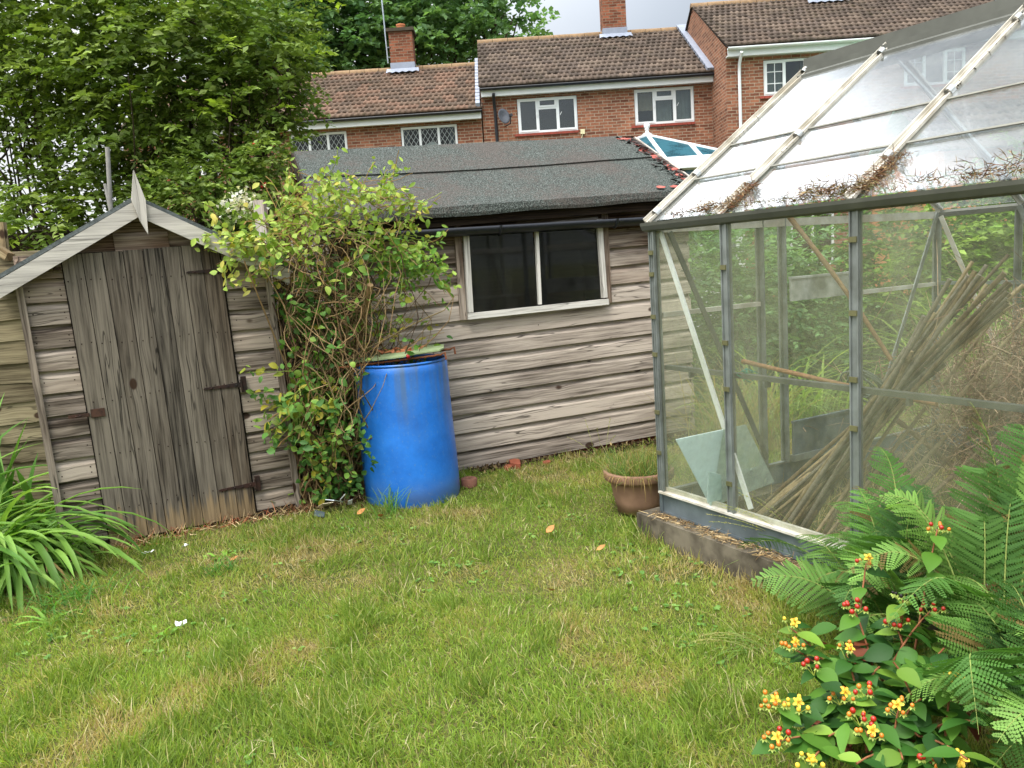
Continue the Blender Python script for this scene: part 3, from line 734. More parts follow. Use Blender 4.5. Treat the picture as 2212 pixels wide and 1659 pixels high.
def house(name, label, x0, x1, yf, yb, ze, zr, holes, kind, tcol, gutter=True, panemat=PANE, sill=True):
    h = thing(name, label, 'house', ((x0 + x1) / 2, yf, 0))
    ym = (yf + yb) / 2
    mb = MB(); wall(mb, x0, x1, -.3, ze, yf, holes)
    for x in (x0, x1):
        P = [(x, yf, -.3), (x, yb, -.3), (x, yb, ze), (x, ym, zr - .05), (x, yf, ze)]; mb.face(P, [(p[1], p[2]) for p in P])
    P = [(x0, yb, -.3), (x1, yb, -.3), (x1, yb, ze), (x0, yb, ze)]; mb.face(P)
    mb.build('brick_walls', BRICK, h)
    sl = (zr - ze) / (ym - yf); over = .28
    roof = tiles('roof_tiles', x0 - .05, x1 + .05, yf - over, ze - over * sl + .12, ym, zr, 13, h, tcol)
    mb = MB()
    mb.prism([(x0 - .05, ym, zr - .01), (x1 + .05, ym, zr - .01), (x1 + .05, yb + over, ze - over * sl + .1), (x0 - .05, yb + over, ze - over * sl + .1)], (0, 0, .03))
    mb.prism([(x0 - .03, yf - over + .02, ze - over * sl + .09), (x1 + .03, yf - over + .02, ze - over * sl + .09), (x1 + .03, ym, zr - .03), (x0 - .03, ym, zr - .03)], (0, 0, .02))
    mb.build('roof_underlay', simple('roof_felt_dark', sr('#3b332c'), .9), h)
    mb = MB(); n = int((x1 - x0) / .42)
    for k in range(n):
        a, b = x0 - .05 + (x1 - x0 + .1) * k / n, x0 - .05 + (x1 - x0 + .1) * (k + 1) / n - .012
        z_ = zr + .008 * R.random()
        rows = [[(x, ym + .12 * math.cos(q), z_ - .03 + .11 * math.sin(q)) for q in np.linspace(-.1, math.pi + .1, 9)] for x in (a, b)]
        mb.grid(rows); mb.face(rows[0]); mb.face(rows[1])
    mb.build('ridge_tiles', RMORT, h)
    ez = ze - over * sl + .1
    mb = MB(); box2(mb, x0, x1, yf - .20, yf - .17, ez - .21, ez - .04); box2(mb, x0, x1, yf - .168, yf + .02, ez - .2, ez - .18); fb = mb.build('fascia_board', WHITE, h)
    if gutter:
        mb = MB(); rows = []
        for x in np.linspace(x0 - .02, x1 + .02, 6):
            rows.append([(x, yf - .27 + .06 * math.cos(a), ez - .02 + .06 * math.sin(a)) for a in np.linspace(-math.pi, 0, 8)] + [(x, yf - .27 + .055 * math.cos(a), ez - .018 + .055 * math.sin(a)) for a in np.linspace(0, -math.pi, 8)])
        mb.grid(rows, True); mb.build('roof_gutter', BLACKPL if gutter is True else gutter, h)
    for q in holes:
        window(h, q[0] + .01, q[1] - .01, q[2] + .01, q[3] - .01, yf + .0, kind if q[2] > 3 else 'plain', panemat)
        if sill and q[2] > 3:
            mb = MB(); nbk = int((q[1] - q[0] + .2) / .11)
            for k in range(nbk): box2(mb, q[0] - .1 + k * .11, q[0] - .1 + k * .11 + .102, yf - .045, yf + .03, q[2] - .062, q[2] - .004)
            mb.build('tile_sill', simple('red_tile', sr('#96493c'), .85) if 'red_tile' not in bpy.data.materials else bpy.data.materials['red_tile'], h)
    return h
def lead_pane():
    m, nt = newmat('leaded_glass')
    s = N(nt, 'SeparateXYZ', {0: N(nt, 'NewGeometry').outputs['Position']})
    a = math_(nt, 'MULTIPLY', s.outputs[0], 1 / .125); b = math_(nt, 'MULTIPLY', s.outputs[2], 1 / .19)
    def line(q): 
        fr = math_(nt, 'FRACT', q); return math_(nt, 'LESS_THAN', math_(nt, 'ABSOLUTE', math_(nt, 'SUBTRACT', fr, .5)), .06)
    l = math_(nt, 'MAXIMUM', line(math_(nt, 'ADD', a, b)), line(math_(nt, 'SUBTRACT', a, b)))
    fr = fres(nt, 1.45)
    g = N(nt, 'MixShader', {0: math_(nt, 'MULTIPLY', fr, .9), 1: N(nt, 'BsdfTransparent', {'Color': (.8, .84, .84, 1)}).outputs[0], 2: N(nt, 'BsdfGlossy', {'Roughness': .02}).outputs[0]}).outputs[0]
    d = N(nt, 'BsdfPrincipled', {'Base Color': C4(sr('#8d938f')), 'Roughness': .6}).outputs[0]
    out(nt, N(nt, 'MixShader', {0: l, 1: g, 2: d}).outputs[0]); return m
LEADP = lead_pane()
TC1 = [sr('#6f5d4f'), sr('#665548'), sr('#775f50'), sr('#5f5146')]
TC2 = [sr('#62554b'), sr('#5b5048'), sr('#6a5d52'), sr('#544a42')]
hm = house('terrace_house', 'brick terrace house in the middle with two open white casement windows', -.3, 5.84, 22, 28.4, 5.85, 7.74,
           [(.6, 2.15, 4.63, 5.51), (3.62, 5.165, 4.65, 5.55), (.8, 2.6, .8, 2.1)], 'case', TC2)
hl = house('terrace_house', 'lower brick terrace house with leaded lattice windows and leaning aerial', -9.6, -.33, 22.02, 28.4, 5.33, 7.14,
           [(-5.31, -3.835, 4.1, 5.005), (-2.44, -.975, 4.1, 5.0), (-6.6, -4.9, .8, 2.4), (-8.6, -7.2, 4.1, 5.0)], 'lattice', TC1, panemat=LEADP)
hr = house('terrace_house', 'taller brick terrace house set forward behind the greenhouse roof', 5.62, 13.1, 20.6, 27.0, 6.12, 7.97,
           [(6.52, 8.03, 4.93, 5.76), (9.9, 11.4, 4.93, 5.76), (6.6, 8.2, .8, 2.1)], 'grid', TC2, gutter=WHITE)
curtain(hm, 3.63, 4.13, 5.05, 5.5, 22.3, BLIND); curtain(hm, 4.14, 4.62, 4.65, 5.5, 22.25, CURT); curtain(hm, 4.66, 5.15, 4.65, 5.5, 22.25, CURT)
curtain(hr, 6.53, 7.03, 4.93, 5.76, 20.85, CURT); curtain(hr, 7.5, 8.02, 4.93, 5.76, 20.85, CURT)
curtain(hl, -1.2, -.99, 4.1, 5.0, 22.35, simple('blue_curtain', sr('#5e6a76'), .9, 0, .15, 6)); curtain(hl, -2.43, -2.25, 4.1, 5.0, 22.35, bpy.data.materials['blue_curtain'])
mb = MB(); mb.prism([(-1.66 + .21 * math.cos(a), 22.22, 4.38 + .24 * max(-1.4, math.sin(a) if a < math.pi else -1.4)) for a in np.linspace(0, math.pi, 12)] + [(-1.87, 22.22, 4.1), (-1.45, 22.22, 4.1)], (0, .03, 0))
mb.build('dressing_mirror', simple('mirror_back', sr('#bfc4bd'), .7), hl)
def chimney(parent, x0, x1, y0, y1, z0, z1, pot):
    mb = MB()
    for P in ([(x0, y0), (x1, y0)], [(x1, y0), (x1, y1)], [(x1, y1), (x0, y1)], [(x0, y1), (x0, y0)]):
        (a, b), (c, d) = P; l = math.hypot(c - a, d - b); mb.face([(a, b, z0), (c, d, z0), (c, d, z1), (a, b, z1)], [(a, z0), (a + l, z0), (a + l, z1), (a, z1)])
    ch = mb.build('chimney', BRICKD, parent)
    mb = MB(); box2(mb, x0 - .06, x1 + .06, y0 - .06, y1 + .06, z1, z1 + .09); mb.build('chimney_cap', simple('mossy_cap', sr('#4a4438'), .95) if 'mossy_cap' not in bpy.data.materials else bpy.data.materials['mossy_cap'], ch)
    mb = MB(); box2(mb, x0 - .015, x1 + .015, y0 - .015, y1, z0, z0 + .28)
    n = 10
    mb.grid([[(x0 - .12 + (x1 - x0 + .24) * k / n, y0 - .02, z0 + .12) for k in range(n + 1)], [(x0 - .14 + (x1 - x0 + .28) * k / n, y0 - .2, z0 - .03 + .03 * (k % 2)) for k in range(n + 1)]])
    mb.build('lead_flashing', LEAD, ch)
    if pot:
        mb = MB(); mb.lathe(((x0 + x1) / 2, (y0 + y1) / 2, z1 + .09), [(.13, 0), (.12, .12), (.135, .14), (.135, .17), (.1, .17), (.1, .0)], 14); mb.build('chimney_pot', SHARD, ch)
    return ch
chl = chimney(hl, -2.87, -2.2, 24.85, 25.5, 6.98, 8.12, True)
chm = chimney(hm, 3.29, 3.96, 24.85, 25.5, 7.55, 9.6, True)
chr_ = chimney(hr, 8.7, 9.5, 23.3, 24, 7.7, 9.4, True)
mb = MB(); mb.tube([at(548.6 + 870 * .3333, 410 * .3333, 25), at(548.6 + 828 * .3333, -2, 25), at(548.6 + 815 * .3333, -60, 25)], .022)
a = at(548.6 + 862 * .3333, 308 * .3333, 25); b = at(548.6 + 866 * .3333, 372 * .3333, 25)
mb.tube([a, a + Vec((.14, .05, 0)), a + Vec((.2, .06, -.1)), b + Vec((.2, .06, .1)), b + Vec((.12, .05, 0)), b], .015); mb.build('aerial_mast', simple('grey_mast', sr('#aab4be'), .4, .4), hl)
mb = MB()        # stepped lead along the verge between the two lower roofs
for k in range(14):
    y = 21.75 + 3.4 * k / 14; z = 5.32 + (7.14 - 5.25) * k / 14; mb.box((-.40, y + .12, z + .12), (.055, 0, 0), (0, .14, .07), (0, -.02, .05), (.5, .5, .5))
mb.build('stepped_flashing', LEAD, hl)
mb = MB()
for k in range(14):
    y = 21.75 + 3.4 * k / 14; z = 5.85 + (7.74 - 5.8) * k / 14; mb.box((5.60, y + .1, z + .1), (.15, 0, 0), (0, .15, .085), (0, -.02, .03), (.5, .5, .5))
mb.build('stepped_flashing', LEAD, hm)
mb = MB(); mb.tube([(.02, 21.72, 5.62), (.02, 21.9, 5.4), (.03, 21.93, 5.2), (.05, 21.93, 0)], .04, 8); mb.build('downpipe', BLACKPL, hm)
mb = MB(); mb.tube([(5.92, 20.3, 5.92), (5.92, 20.5, 5.7), (5.92, 20.53, 5.5), (5.92, 20.53, 0)], .04, 8); mb.build('downpipe', WHITE, hr)
dish = thing('satellite_dish', 'grey satellite dish beside the black drainpipe on the brick wall', 'satellite dish', (.24, 21.9, 5.0))
mb = MB(); ax = Vec((.55, -.8, .25)).normalized(); a1 = ax.cross(Vec((0, 0, 1))).normalized(); a2 = a1.cross(ax)
mb.lathe((.22, 21.68, 5.03), [(0, 0), (.07, .007), (.13, .026), (.175, .05), (.175, .058), (.13, .034), (.0, .01)], 22, ax=a1, ay=a2 * 1.15, az=ax); mb.build('dish', simple('dish_grey', sr('#55585e'), .5), dish)
mb = MB(); mb.tube([(.26, 21.7, 4.8), Vec((.26, 21.6, 4.75)) + ax * .25, Vec((.22, 21.68, 4.9)) + ax * .35], .015); mb.box(Vec((.22, 21.68, 4.92)) + ax * .36, ax * .04, a1 * .03, a2 * .03); mb.build('receiver_arm', BLACKPL, dish)
mb = MB(); mb.tube([(.24, 21.99, 5.0), (.24, 21.74, 5.0)], .022); mb.build('bracket', IRON, dish)
mb = MB(); mb.box((2.25, 21.96, 4.58), (.055, 0, 0), (0, .035, 0), (0, 0, .06)); mb.tube([(2.25, 21.95, 4.52), (2.2, 21.95, 4.4), (2.24, 21.96, 4.2), (2.24, 21.97, 3.4)], .012)
tag(mb.build('junction_box', simple('cream_box', sr('#d8cfa6'), .5)), 'small cream junction box with cable on the brick wall', 'junction box')

# conservatory on the middle house
con = thing('conservatory', 'white conservatory with blue glass hipped roof and ball finial', 'conservatory', (2.85, 16, 0))
A, B0, B1 = Vec((2.85, 16, 3.56)), Vec((1.15, 14.4, 2.93)), Vec((4.08, 14.4, 2.93))
TEAL = glassmat('blue_roof_glass', (.30, .5, .55), .75, sr('#477683'), .05, .3, streaks=False)
mb = MB()
for p, q in ((A, B0), (A, B1), (B0, B1), (A, Vec((2.85, 22, 3.56))), (B1, Vec((4.08, 22, 2.93))), (B0, Vec((1.15, 22, 2.93))), (A, Vec((2.85, 14.4, 2.93))), (A.lerp(B1, .5), Vec((3.46, 14.4, 2.93))), (A.lerp(B0, .5), Vec((1.95, 14.4, 2.93)))):
    mb.bar(p, q, .07, .07)
for k in range(1, 7): mb.bar(Vec((2.85, 16 + k, 3.56)), Vec((4.08, 16 + k, 2.93)), .06, .06)
mb.build('roof_bars', WHITE, con)
mb = MB(); z_ = Vec((0, 0, .012))
for P in ((A, B0, B1), (A, B1, Vec((4.08, 22, 2.93)), Vec((2.85, 22, 3.56))), (A, Vec((2.85, 22, 3.56)), Vec((1.15, 22, 2.93)), B0)): mb.prism(P, z_)
mb.build('roof_glass', TEAL, con)
mb = MB(); mb.lathe((2.85, 16, 3.56), [(.08, 0), (.09, .03), (.035, .06), (.03, .10), (.05, .115), (.035, .13), (.055, .155), (.06, .19), (.045, .225), (0, .24)], 14); mb.build('finial', WHITE, con)
mb = MB(); box2(mb, 1.1, 4.4, 14.08, 14.5, 2.74, 2.92)
for x in (1.15, 1.95, 2.85, 3.46, 4.08): box2(mb, x - .05, x + .05, 14.4, 14.48, 0, 2.74)
box2(mb, 1.2, 4.03, 14.41, 14.47, 0, .8); box2(mb, 1.2, 4.03, 14.41, 14.47, 2.1, 2.18); mb.build('front_frame', WHITE, con)
mb = MB(); box2(mb, 1.2, 4.03, 14.435, 14.445, .8, 2.74); mb.build('front_glass', PANE, con)
mb = MB(); box2(mb, 4.04, 4.10, 14.5, 22, 0, 2.9); mb.build('side_wall', WHITE, con)

# rendered outbuilding far right, seen through the greenhouse
ob = thing('outbuilding', 'orange rendered outbuilding with brown roof seen through the greenhouse glass', 'outbuilding', (10.5, 16, 0))
mb = MB(); box2(mb, 8.2, 14, 15.5, 18.5, -.3, 2.9); mb.build('walls', simple('orange_render', sr('#c98a62'), .9, 0, .12, 2), ob)
tiles('roof_tiles', 8.0, 14.2, 15.3, 2.85, 17, 3.9, 7, ob, TC2)
mb = MB(); mb.prism([(8, 17, 3.88), (14.2, 17, 3.88), (14.2, 18.7, 2.85), (8, 18.7, 2.85)], (0, 0, .03)); mb.build('rear_roof', TILE, ob)

# ------------------------------------------------------------------ the greenhouse
GT, GN = Vec((.488, -.873, 0)), Vec((.873, .488, 0))       # along the long side towards the viewer, and inwards
GP = Vec((.703, 3.91, 0))
GL, GW, GR, GE = 2.39, 2.16, 2.245, 1.515
def G(u, w, z): return GP + GT * u + GN * w + Vec((0, 0, z))
gh = thing('greenhouse', 'aluminium framed greenhouse with grimy glass and debris along its gutter', 'greenhouse', GP + Vec((0, 0, .11)))
kerb = MB()
for a, b in (((-.1, -.1), (GL + .1, -.1)), ((-.1, GW + .1), (GL + .1, GW + .1))):
    p, q = G(a[0], a[1] + (.09 if a[1] < 0 else -.09), .03), G(b[0], b[1] + (.09 if a[1] < 0 else -.09), .03)
    n = 14
    for k in range(n):
        A0, A1 = p.lerp(q, k / n), p.lerp(q, (k + 1) / n)
        kerb.bar(A0, A1, .16, .155 + .006 * R.random())
for u_ in (-.01, GL + .01): kerb.bar(G(u_, .101, .028), G(u_, GW - .101, .028), .2, .16)
tag(kerb.build('concrete_kerb', CONC, None, GP), 'mossy concrete kerb carrying the greenhouse', 'kerb')
BAYS = [0, .47, 1.11, 1.75, GL]
mb = MB()
for a, b in (((0, 0), (GL, 0)), ((0, GW), (GL, GW))):
    mb.box(G((a[0] + b[0]) / 2, a[1], .165), GT * (GL / 2), GN * .006, (0, 0, .052))
    mb.box(G((a[0] + b[0]) / 2, a[1] + (.012 if not a[1] else -.012), .122), GT * (GL / 2), GN * .02, (0, 0, .006))
for u_ in (0, GL): mb.box(G(u_, GW / 2, .165), GT * .006, GN * (GW / 2 - .007), (0, 0, .0515))
mb.box(G(-.004, .02, .165), GT * .012, GN * .03, (0, 0, .0525)); mb.build('galvanised_base', GALV, gh)
mb = MB(); mb.box(G(GL / 2, -.006, .222), GT * (GL / 2 + .01), GN * .016, (0, 0, .005)); mb.box(G(GL / 2, .012, .236), GT * (GL / 2), GN * .008, (0, 0, .012)); mb.build('base_rail', ALU_W, gh)
mb = MB(); mb.box(G(GL / 2, GW + .006, .222), GT * (GL / 2 + .01), GN * .016, (0, 0, .005))
for u_ in (0, GL): mb.box(G(u_, GW / 2, .222), GT * .014, GN * (GW / 2 - .02), (0, 0, .005))
mb.build('rear_rail', ALU, gh)
CLIP = simple('brass_clip', sr('#7c7a58'), .5, .6, .2, 20)
def gbar(p, q, n_, s_, wid=.03, dep=.034, name='glazing_bar', mat=ALU):
    """T-section bar: a flat flange and a raised web with a dark slot"""
    p, q = Vec(p), Vec(q); mb = MB(); d = q - p; sd_ = d.cross(Vec(n_)).normalized(); n_ = Vec(n_).normalized()
    mb.box((p + q) / 2, d / 2, sd_ * wid / 2, n_ * .003)
    mb.box((p + q) / 2 - n_ * dep / 2, d / 2, sd_ * .003, n_ * (dep / 2 - .003))
    for k in (-1, 1): mb.box((p + q) / 2 + sd_ * k * wid * .38 + n_ * .006, d / 2, sd_ * .003, n_ * .0035)
    return mb.build(name, mat, gh)
for u_ in BAYS:                                             # side wall posts
    o_ = gbar(G(u_, -.004, .22), G(u_, -.004, 1.48), -GN, GT, .042, .04)
    if u_ < 2:
        for z_ in ((.42, .62, .9, 1.08, 1.28, 1.38) if u_ == 0 else (.36, .78, .98, 1.3) if u_ < .5 else (.4, .7, .88, 1.12, 1.38)):
            mb = MB(); mb.box(G(u_, -.016, z_), GT * .016, GN * .003, (0, 0, .010)); mb.build('glazing_clip', CLIP, o_)
    gbar(G(u_, GW + .004, .22), G(u_, GW + .004, 1.48), GN, GT, .042, .04)
for u_ in (0, GL):
    s_ = -1 if u_ == 0 else 1
    for w_ in (0.01, .69, .85, 1.42, GW - .01):
        top = GE - .03 + (GR - GE) * (1 - abs(w_ - GW / 2) / (GW / 2)) - .03
        gbar(G(u_ + .004 * s_, w_, .22), G(u_ + .004 * s_, w_, top), GT * s_, GN, .04, .036, 'gable_post')
    mb = MB()
    for a, b in ((.03, .67), (1.44, 2.13)): mb.bar(G(u_ - s_ * .01, a, 1.085), G(u_ - s_ * .01, b, 1.085), .02, .022)
    mb.bar(G(u_ - s_ * .012, .02, 1.49), G(u_ - s_ * .012, GW - .02, 1.49), .03, .04); mb.build('gable_rail', ALU_W, gh)
dm = MB()                                                   # sliding door in the far gable
for w_ in (.86, 1.40): dm.bar(G(.03, w_, .24), G(.03, w_, 1.95), .03, .035)
for z_ in (.24, 1.94): dm.bar(G(.03, .87, z_), G(.03, 1.39, z_), .03, .035)
dr = dm.build('door', ALU, gh)
mb = MB(); mb.box(G(.03, 1.13, 1.14), GN * .255, GT * .006, (0, 0, .058)); mb.box(G(.03, 1.13, 1.202), GN * .255, GT * .012, (0, 0, .006)); mb.build('lock_rail', simple('dirty_white_panel', sr('#b9bab2'), .7, 0, .45, 16, col2=sr('#6c6e63')), dr)
mb = MB(); mb.box(G(.03, 1.13, .34), GN * .255, GT * .005, (0, 0, .09)); mb.box(G(.03, 1.13, .436), GN * .255, GT * .01, (0, 0, .006)); mb.build('kick_plate', GALV, dr)
mb = MB(); mb.box(G(.03, 1.13, .43 + .32), GN * .25, GT * .002, (0, 0, .31)); mb.build('door_pane', 'x' if 0 else bpy.data.materials.get('none') or glassmat('door_glass', (.93, .96, .93), .10, sr('#8f9a78')), dr)
GGLASS = glassmat('grimy_greenhouse_glass', (.975, .985, .97), .125, sr('#b8bb9e'), .02, .7, 1.3, 2.2)
RGLASS = glassmat('dirty_roof_glass', (.94, .96, .97), .10, sr('#d5d8d6'), .03, 1.9, 1.5, 3., False)
for a, b in zip(BAYS, BAYS[1:]):
    for w_ in (0, GW):
        mb = MB(); mb.box(G((a + b) / 2, w_, .855), GT * ((b - a) / 2 - .006), GN * .0015, (0, 0, .622)); mb.build('wall_pane', GGLASS, gh)
for u_ in (0, GL):
    for a, b in ((.02, .69), (.69, .85), (1.42, GW - .02)):
        mb = MB(); zz = lambda w: GE - .06 + (GR - GE) * (1 - abs(w - GW / 2) / (GW / 2))
        mb.prism([G(u_, a + .004, .23), G(u_, b - .004, .23), G(u_, b - .004, zz(b) - .01), G(u_, a + .004, zz(a) - .01)], GT * .003); mb.build('gable_pane', GGLASS, gh)
SLV = Vec(GN * (GW / 2) + Vec((0, 0, GR - GE)))
RN = (-GN * (GR - GE) + Vec((0, 0, GW / 2))).normalized()   # normal of the near slope
def GRf(u, s, h=0., far=False):
    p = G(u, GW / 2 * s, GE + .01 + (GR - GE) * s); n_ = RN
    if far: p = G(u, GW - GW / 2 * s, GE + .01 + (GR - GE) * s); n_ = (GN * (GR - GE) + Vec((0, 0, GW / 2))).normalized()
    return p + n_ * h
for far in (False, True):
    n_ = RN if not far else (GN * (GR - GE) + Vec((0, 0, GW / 2))).normalized()
    for u_ in BAYS:
        o_ = gbar(GRf(u_, -.02, .012, far), GRf(u_, 1.0 if u_ else .985, .012, far), n_, GT, .034, .03, 'roof_bar', ALU_W)
        mb = MB()
        p, q = GRf(u_ - .016, -.02, .022, far), GRf(u_ - .016, 1., .022, far); mb.bar(p, q, .004, .022, n_); mb.build('bar_lip', ALU_W, o_)
        if not far:
            for s_ in ((.035, .27, .97), (.14, .42, .94), (.17, .5, .9), (.2, .6))[BAYS.index(u_) if u_ < 2 else 3]:
                mb = MB(); c = GRf(u_ + .004, s_, .0); al = (SLV).normalized()
                rows = [[c + al * dx + GT * (.016 * math.cos(t_)) + RN * (.012 + .026 * math.sin(t_)) for t_ in np.linspace(0, math.pi, 8)] for dx in (-.016, .016)]
                mb.grid(rows); mb.build('spring_clip', simple('steel_clip', sr('#d0d0ca'), .25, .9, .1, 10) if 'steel_clip' not in bpy.data.materials else bpy.data.materials['steel_clip'], o_)
    laps = [(0., .245, .0), (.24, .465, .004), (.46, .985, .008)]
    for a, b in zip(BAYS, BAYS[1:]):
        for s0, s1, h in laps:
            mb = MB(); mb.prism([GRf(a + .006, s0, h, far), GRf(b - .006, s0, h, far), GRf(b - .006, s1, h, far), GRf(a + .006, s1, h, far)], n_ * .003); mb.build('roof_pane', RGLASS, gh)
        mb = MB()
        for s0 in (.242, .462): mb.bar(GRf(a + .02, s0, .012, far), GRf(b - .02, s0, .012, far), .012, .004, n_)
        mb.build('pane_lap', simple('lap_grime', sr('#7d7c72'), .9) if 'lap_grime' not in bpy.data.materials else bpy.data.materials['lap_grime'], gh)
mb = MB(); up = Vec((0, 0, 1))                              # ridge: stepped extrusion
c = lambda u: G(u, GW / 2, GR)
rows = []
for u in (-.03, GL + .03):
    rows.append([c(u) + GN * a + up * b for a, b in ((-.085, -.05), (-.085, -.02), (-.05, -.005), (-.05, .02), (-.012, .028), (-.012, .075), (.012, .075), (.012, .028), (.05, .02), (.05, -.005), (.085, -.02), (.085, -.05))])
mb.grid(rows, True, sm=False); mb.face(rows[0]); mb.face(rows[1]); mb.build('ridge_bar', ALU_D, gh)
for far in (False, True):
    mb = MB(); rows = []; w0 = 0 if not far else GW; k_ = -1 if not far else 1
    for u in (-.04, GL + .04):
        rows.append([G(u, w0 + k_ * a, GE + b) for a, b in ((-.03, -.012), (-.03, -.036), (.012, -.038), (.03, -.03), (.04, -.01), (.042, .004), (.036, .004), (.03, -.008), (.02, -.014), (-.01, -.014))])
    mb.grid(rows, True, sm=False); mb.face(rows[0]); mb.face(rows[1]); mb.build('eaves_gutter', ALU_D, gh)
for p, q, m_ in ((G(.035, .02, 1.47), G(.56, .02, .26), WHITE), (G(.05, .06, 1.47), G(.05, .66, .28), ALU_D), (G(.04, 2.1, 1.5), G(.04, 1.5, .3), ALU), (G(.06, 2.1, 1.48), G(.6, 2.1, .28), ALU_W), (G(.5, GW - .05, 1.5), G(1.05, GW - .05, .3), ALU),
                 (GRf(.5, .97, -.04), GRf(1.6, .05, -.04), ALU), (GRf(1.75, .97, -.04), GRf(2.3, .05, -.04), ALU)):
    mb = MB(); mb.bar(p, q, .026, .008, up=GN if abs((q - p).dot(GN)) < .1 else GT); mb.build('diagonal_brace', m_, gh)
mb = MB(); mb.bar(G(.02, .04, .835), G(2.3, .04, .835), .03, .02)
for u_ in (.2, .66, 1.3): mb.box(G(u_, .03, .815), GT * .006, GN * .012, (0, 0, .014))
mb.build('shelf_rail', ALU_D, gh)
mb = MB(); mb.bar(G(.02, GW - .03, 1.09), G(2.3, GW - .03, 1.09), .02, .02); mb.build('rear_side_rail', ALU, gh)

# dry moss and grass lying in the gutter and on the bars
def debris(name, pts, n, ln, label, cat, cols, spread, parent=None, wd=.0035):
    pts = np.array(pts); P = pts[rng.integers(0, len(pts), n)] + rng.normal(size=(n, 3)) * spread
    D = rdir(n, .05); D[:, 2] = D[:, 2] * .5 + .05
    V, Fc, T = strips(P, D, rdir(n), ln * (.4 + rng.random(n)), np.full(n, wd), palette(n, cols, .25), S=3, bend=rng.normal(size=n) * .9, cols=2, prof=[1, 1, .8, .3])
    o = npmesh(name, V, Fc, T, STEM, parent, None if parent else tuple(pts.mean(0)))
    if not parent: tag(o, label, cat)
    return o
DRY = [sr('#6b5238'), sr('#8d7552'), sr('#4e3a29'), sr('#b39a70'), sr('#7a4a34')]
MOSS = [sr('#4b3a2a'), sr('#6b5236'), sr('#6d6a2c'), sr('#3a2c21')]
def gline(u0, u1, n, dens): return [tuple(GRf(u, .005 + .012 * R.random() * dens, .012 + .012 * R.random() * dens)) for u in np.linspace(u0, u1, n)]
db = thing('gutter_debris', 'clumps of dry moss and roots lying along the greenhouse gutter', 'debris', GRf(.8, .02, .02))
def clump(pts, n, ln, sp, cols, wd=.0024): debris('dry_clump', pts, int(n * .8), ln * .75, '', '', cols, sp, db, wd)
clump(gline(.12, .5, 30, 1), 420, .03, (.008, .008, .006), MOSS + DRY); clump(gline(.33, .53, 20, 2.2), 420, .045, (.016, .016, .012), DRY)
clump([tuple(GRf(.49 + .03 * k, .02 + .11 * k, .02)) for k in np.linspace(0, 1, 12)], 380, .045, (.012, .012, .008), DRY)
clump(gline(.6, 1.12, 30, 1), 460, .03, (.008, .008, .006), MOSS); clump(gline(.86, 1.16, 24, 2.6), 700, .05, (.018, .018, .014), DRY + MOSS)
clump([tuple(GRf(1.135 + .03 * k, .02 + .15 * k, .02)) for k in np.linspace(0, 1, 12)], 520, .05, (.014, .014, .010), DRY)
clump(gline(1.2, 2.3, 50, 1.6), 900, .035, (.012, .012, .008), MOSS + DRY); clump(gline(1.5, 2.3, 40, 3), 800, .045, (.02, .02, .014), DRY + MOSS)
for u_, s0, s1 in ((0.012, .45, .64), (1.122, .62, .97), (1.122, .5, .55), (.482, .3, .45)):
    clump([tuple(GRf(u_, s, .016)) for s in np.linspace(s0, s1, 9)], 110, .008, (.003, .003, .002), [sr('#2d251c'), sr('#4a3e30')], .006)

# ------------------------------------------------------------------ inside the greenhouse
def cane(p, q, r, col, name='bamboo_cane', n=7):
    p, q = Vec(p), Vec(q); mb = MB(); k = 9
    sag = rng.normal(size=3) * .008
    for q_ in (p, q):
        w_ = (q_ - GP).dot(GN)
        if w_ < .1: q_ += GN * (.1 - w_ + .04 * rr.random())
    pts, rs = [], []
    for i in range(k + 1):
        t = i / k; pts.append(p.lerp(q, t) + Vec(sag) * math.sin(math.pi * t)); rs.append(r * (1.02 - .2 * t) * (1.14 if i % 3 == 0 else 1))
    mb.tube(pts, rs, n, col); return mb.build(name, CANE, None, p)
rr = random.Random(5)
CC = [sr('#8d7a5c'), sr('#6f5d45'), sr('#a08c6a'), sr('#5d4d3a'), sr('#7b7263')]
waist = at(1868, 832, 3.22)
for k in range(34):
    q_ = rr.random()
    tip = at(2072 + 150 * q_ + rr.gauss(0, 16), 556 + 70 * q_ + rr.gauss(0, 18), 2.82 + .3 * rr.random())
    foot = at(1735 - 135 * q_ + rr.gauss(0, 22), 1100 - 22 * q_ + rr.gauss(0, 8), 3.42 + .2 * q_ + .08 * rr.random()); foot.z = .06 + .06 * rr.random()
    tip = foot + (tip - foot) * rr.choice((rr.uniform(.93, 1.03), rr.uniform(.7, 1.)))
    tag(cane(foot, tip, .0068 + .0035 * rr.random(), rr.choice(CC)), 'weathered brown cane in the tied bundle leaning inside the greenhouse', 'cane', 'canes bundled in the greenhouse')
for k in range(6):
    foot = gat(1780 + 12 * k, 1110, .15); foot = at(1740 + 24 * k, 1080, 3.35 - .03 * k); foot.z = .1
    tip = waist + Vec((.35 + .12 * k, -.05, .22 - .02 * k)) * 1.0 + Vec((.1, 0, .15))
    tag(cane(foot, tip, .008, rr.choice(CC[:3])), 'weathered brown cane in the tied bundle leaning inside the greenhouse', 'cane', 'canes bundled in the greenhouse')
mb = MB()
for k in range(9):
    a = Vec((rr.gauss(0, .02), -.02, rr.gauss(0, .02))); mb.tube([waist + Vec((.06 * math.cos(t), .05 * math.sin(t), .06 * math.cos(t + 2.4))) + a for t in np.linspace(0, 2 * math.pi, 14)], .004, 5)
tag(mb.build('binding_twine', simple('grey_twine', sr('#6b7269'), .9), None, waist), 'grey twine wound round the waist of the cane bundle', 'twine')
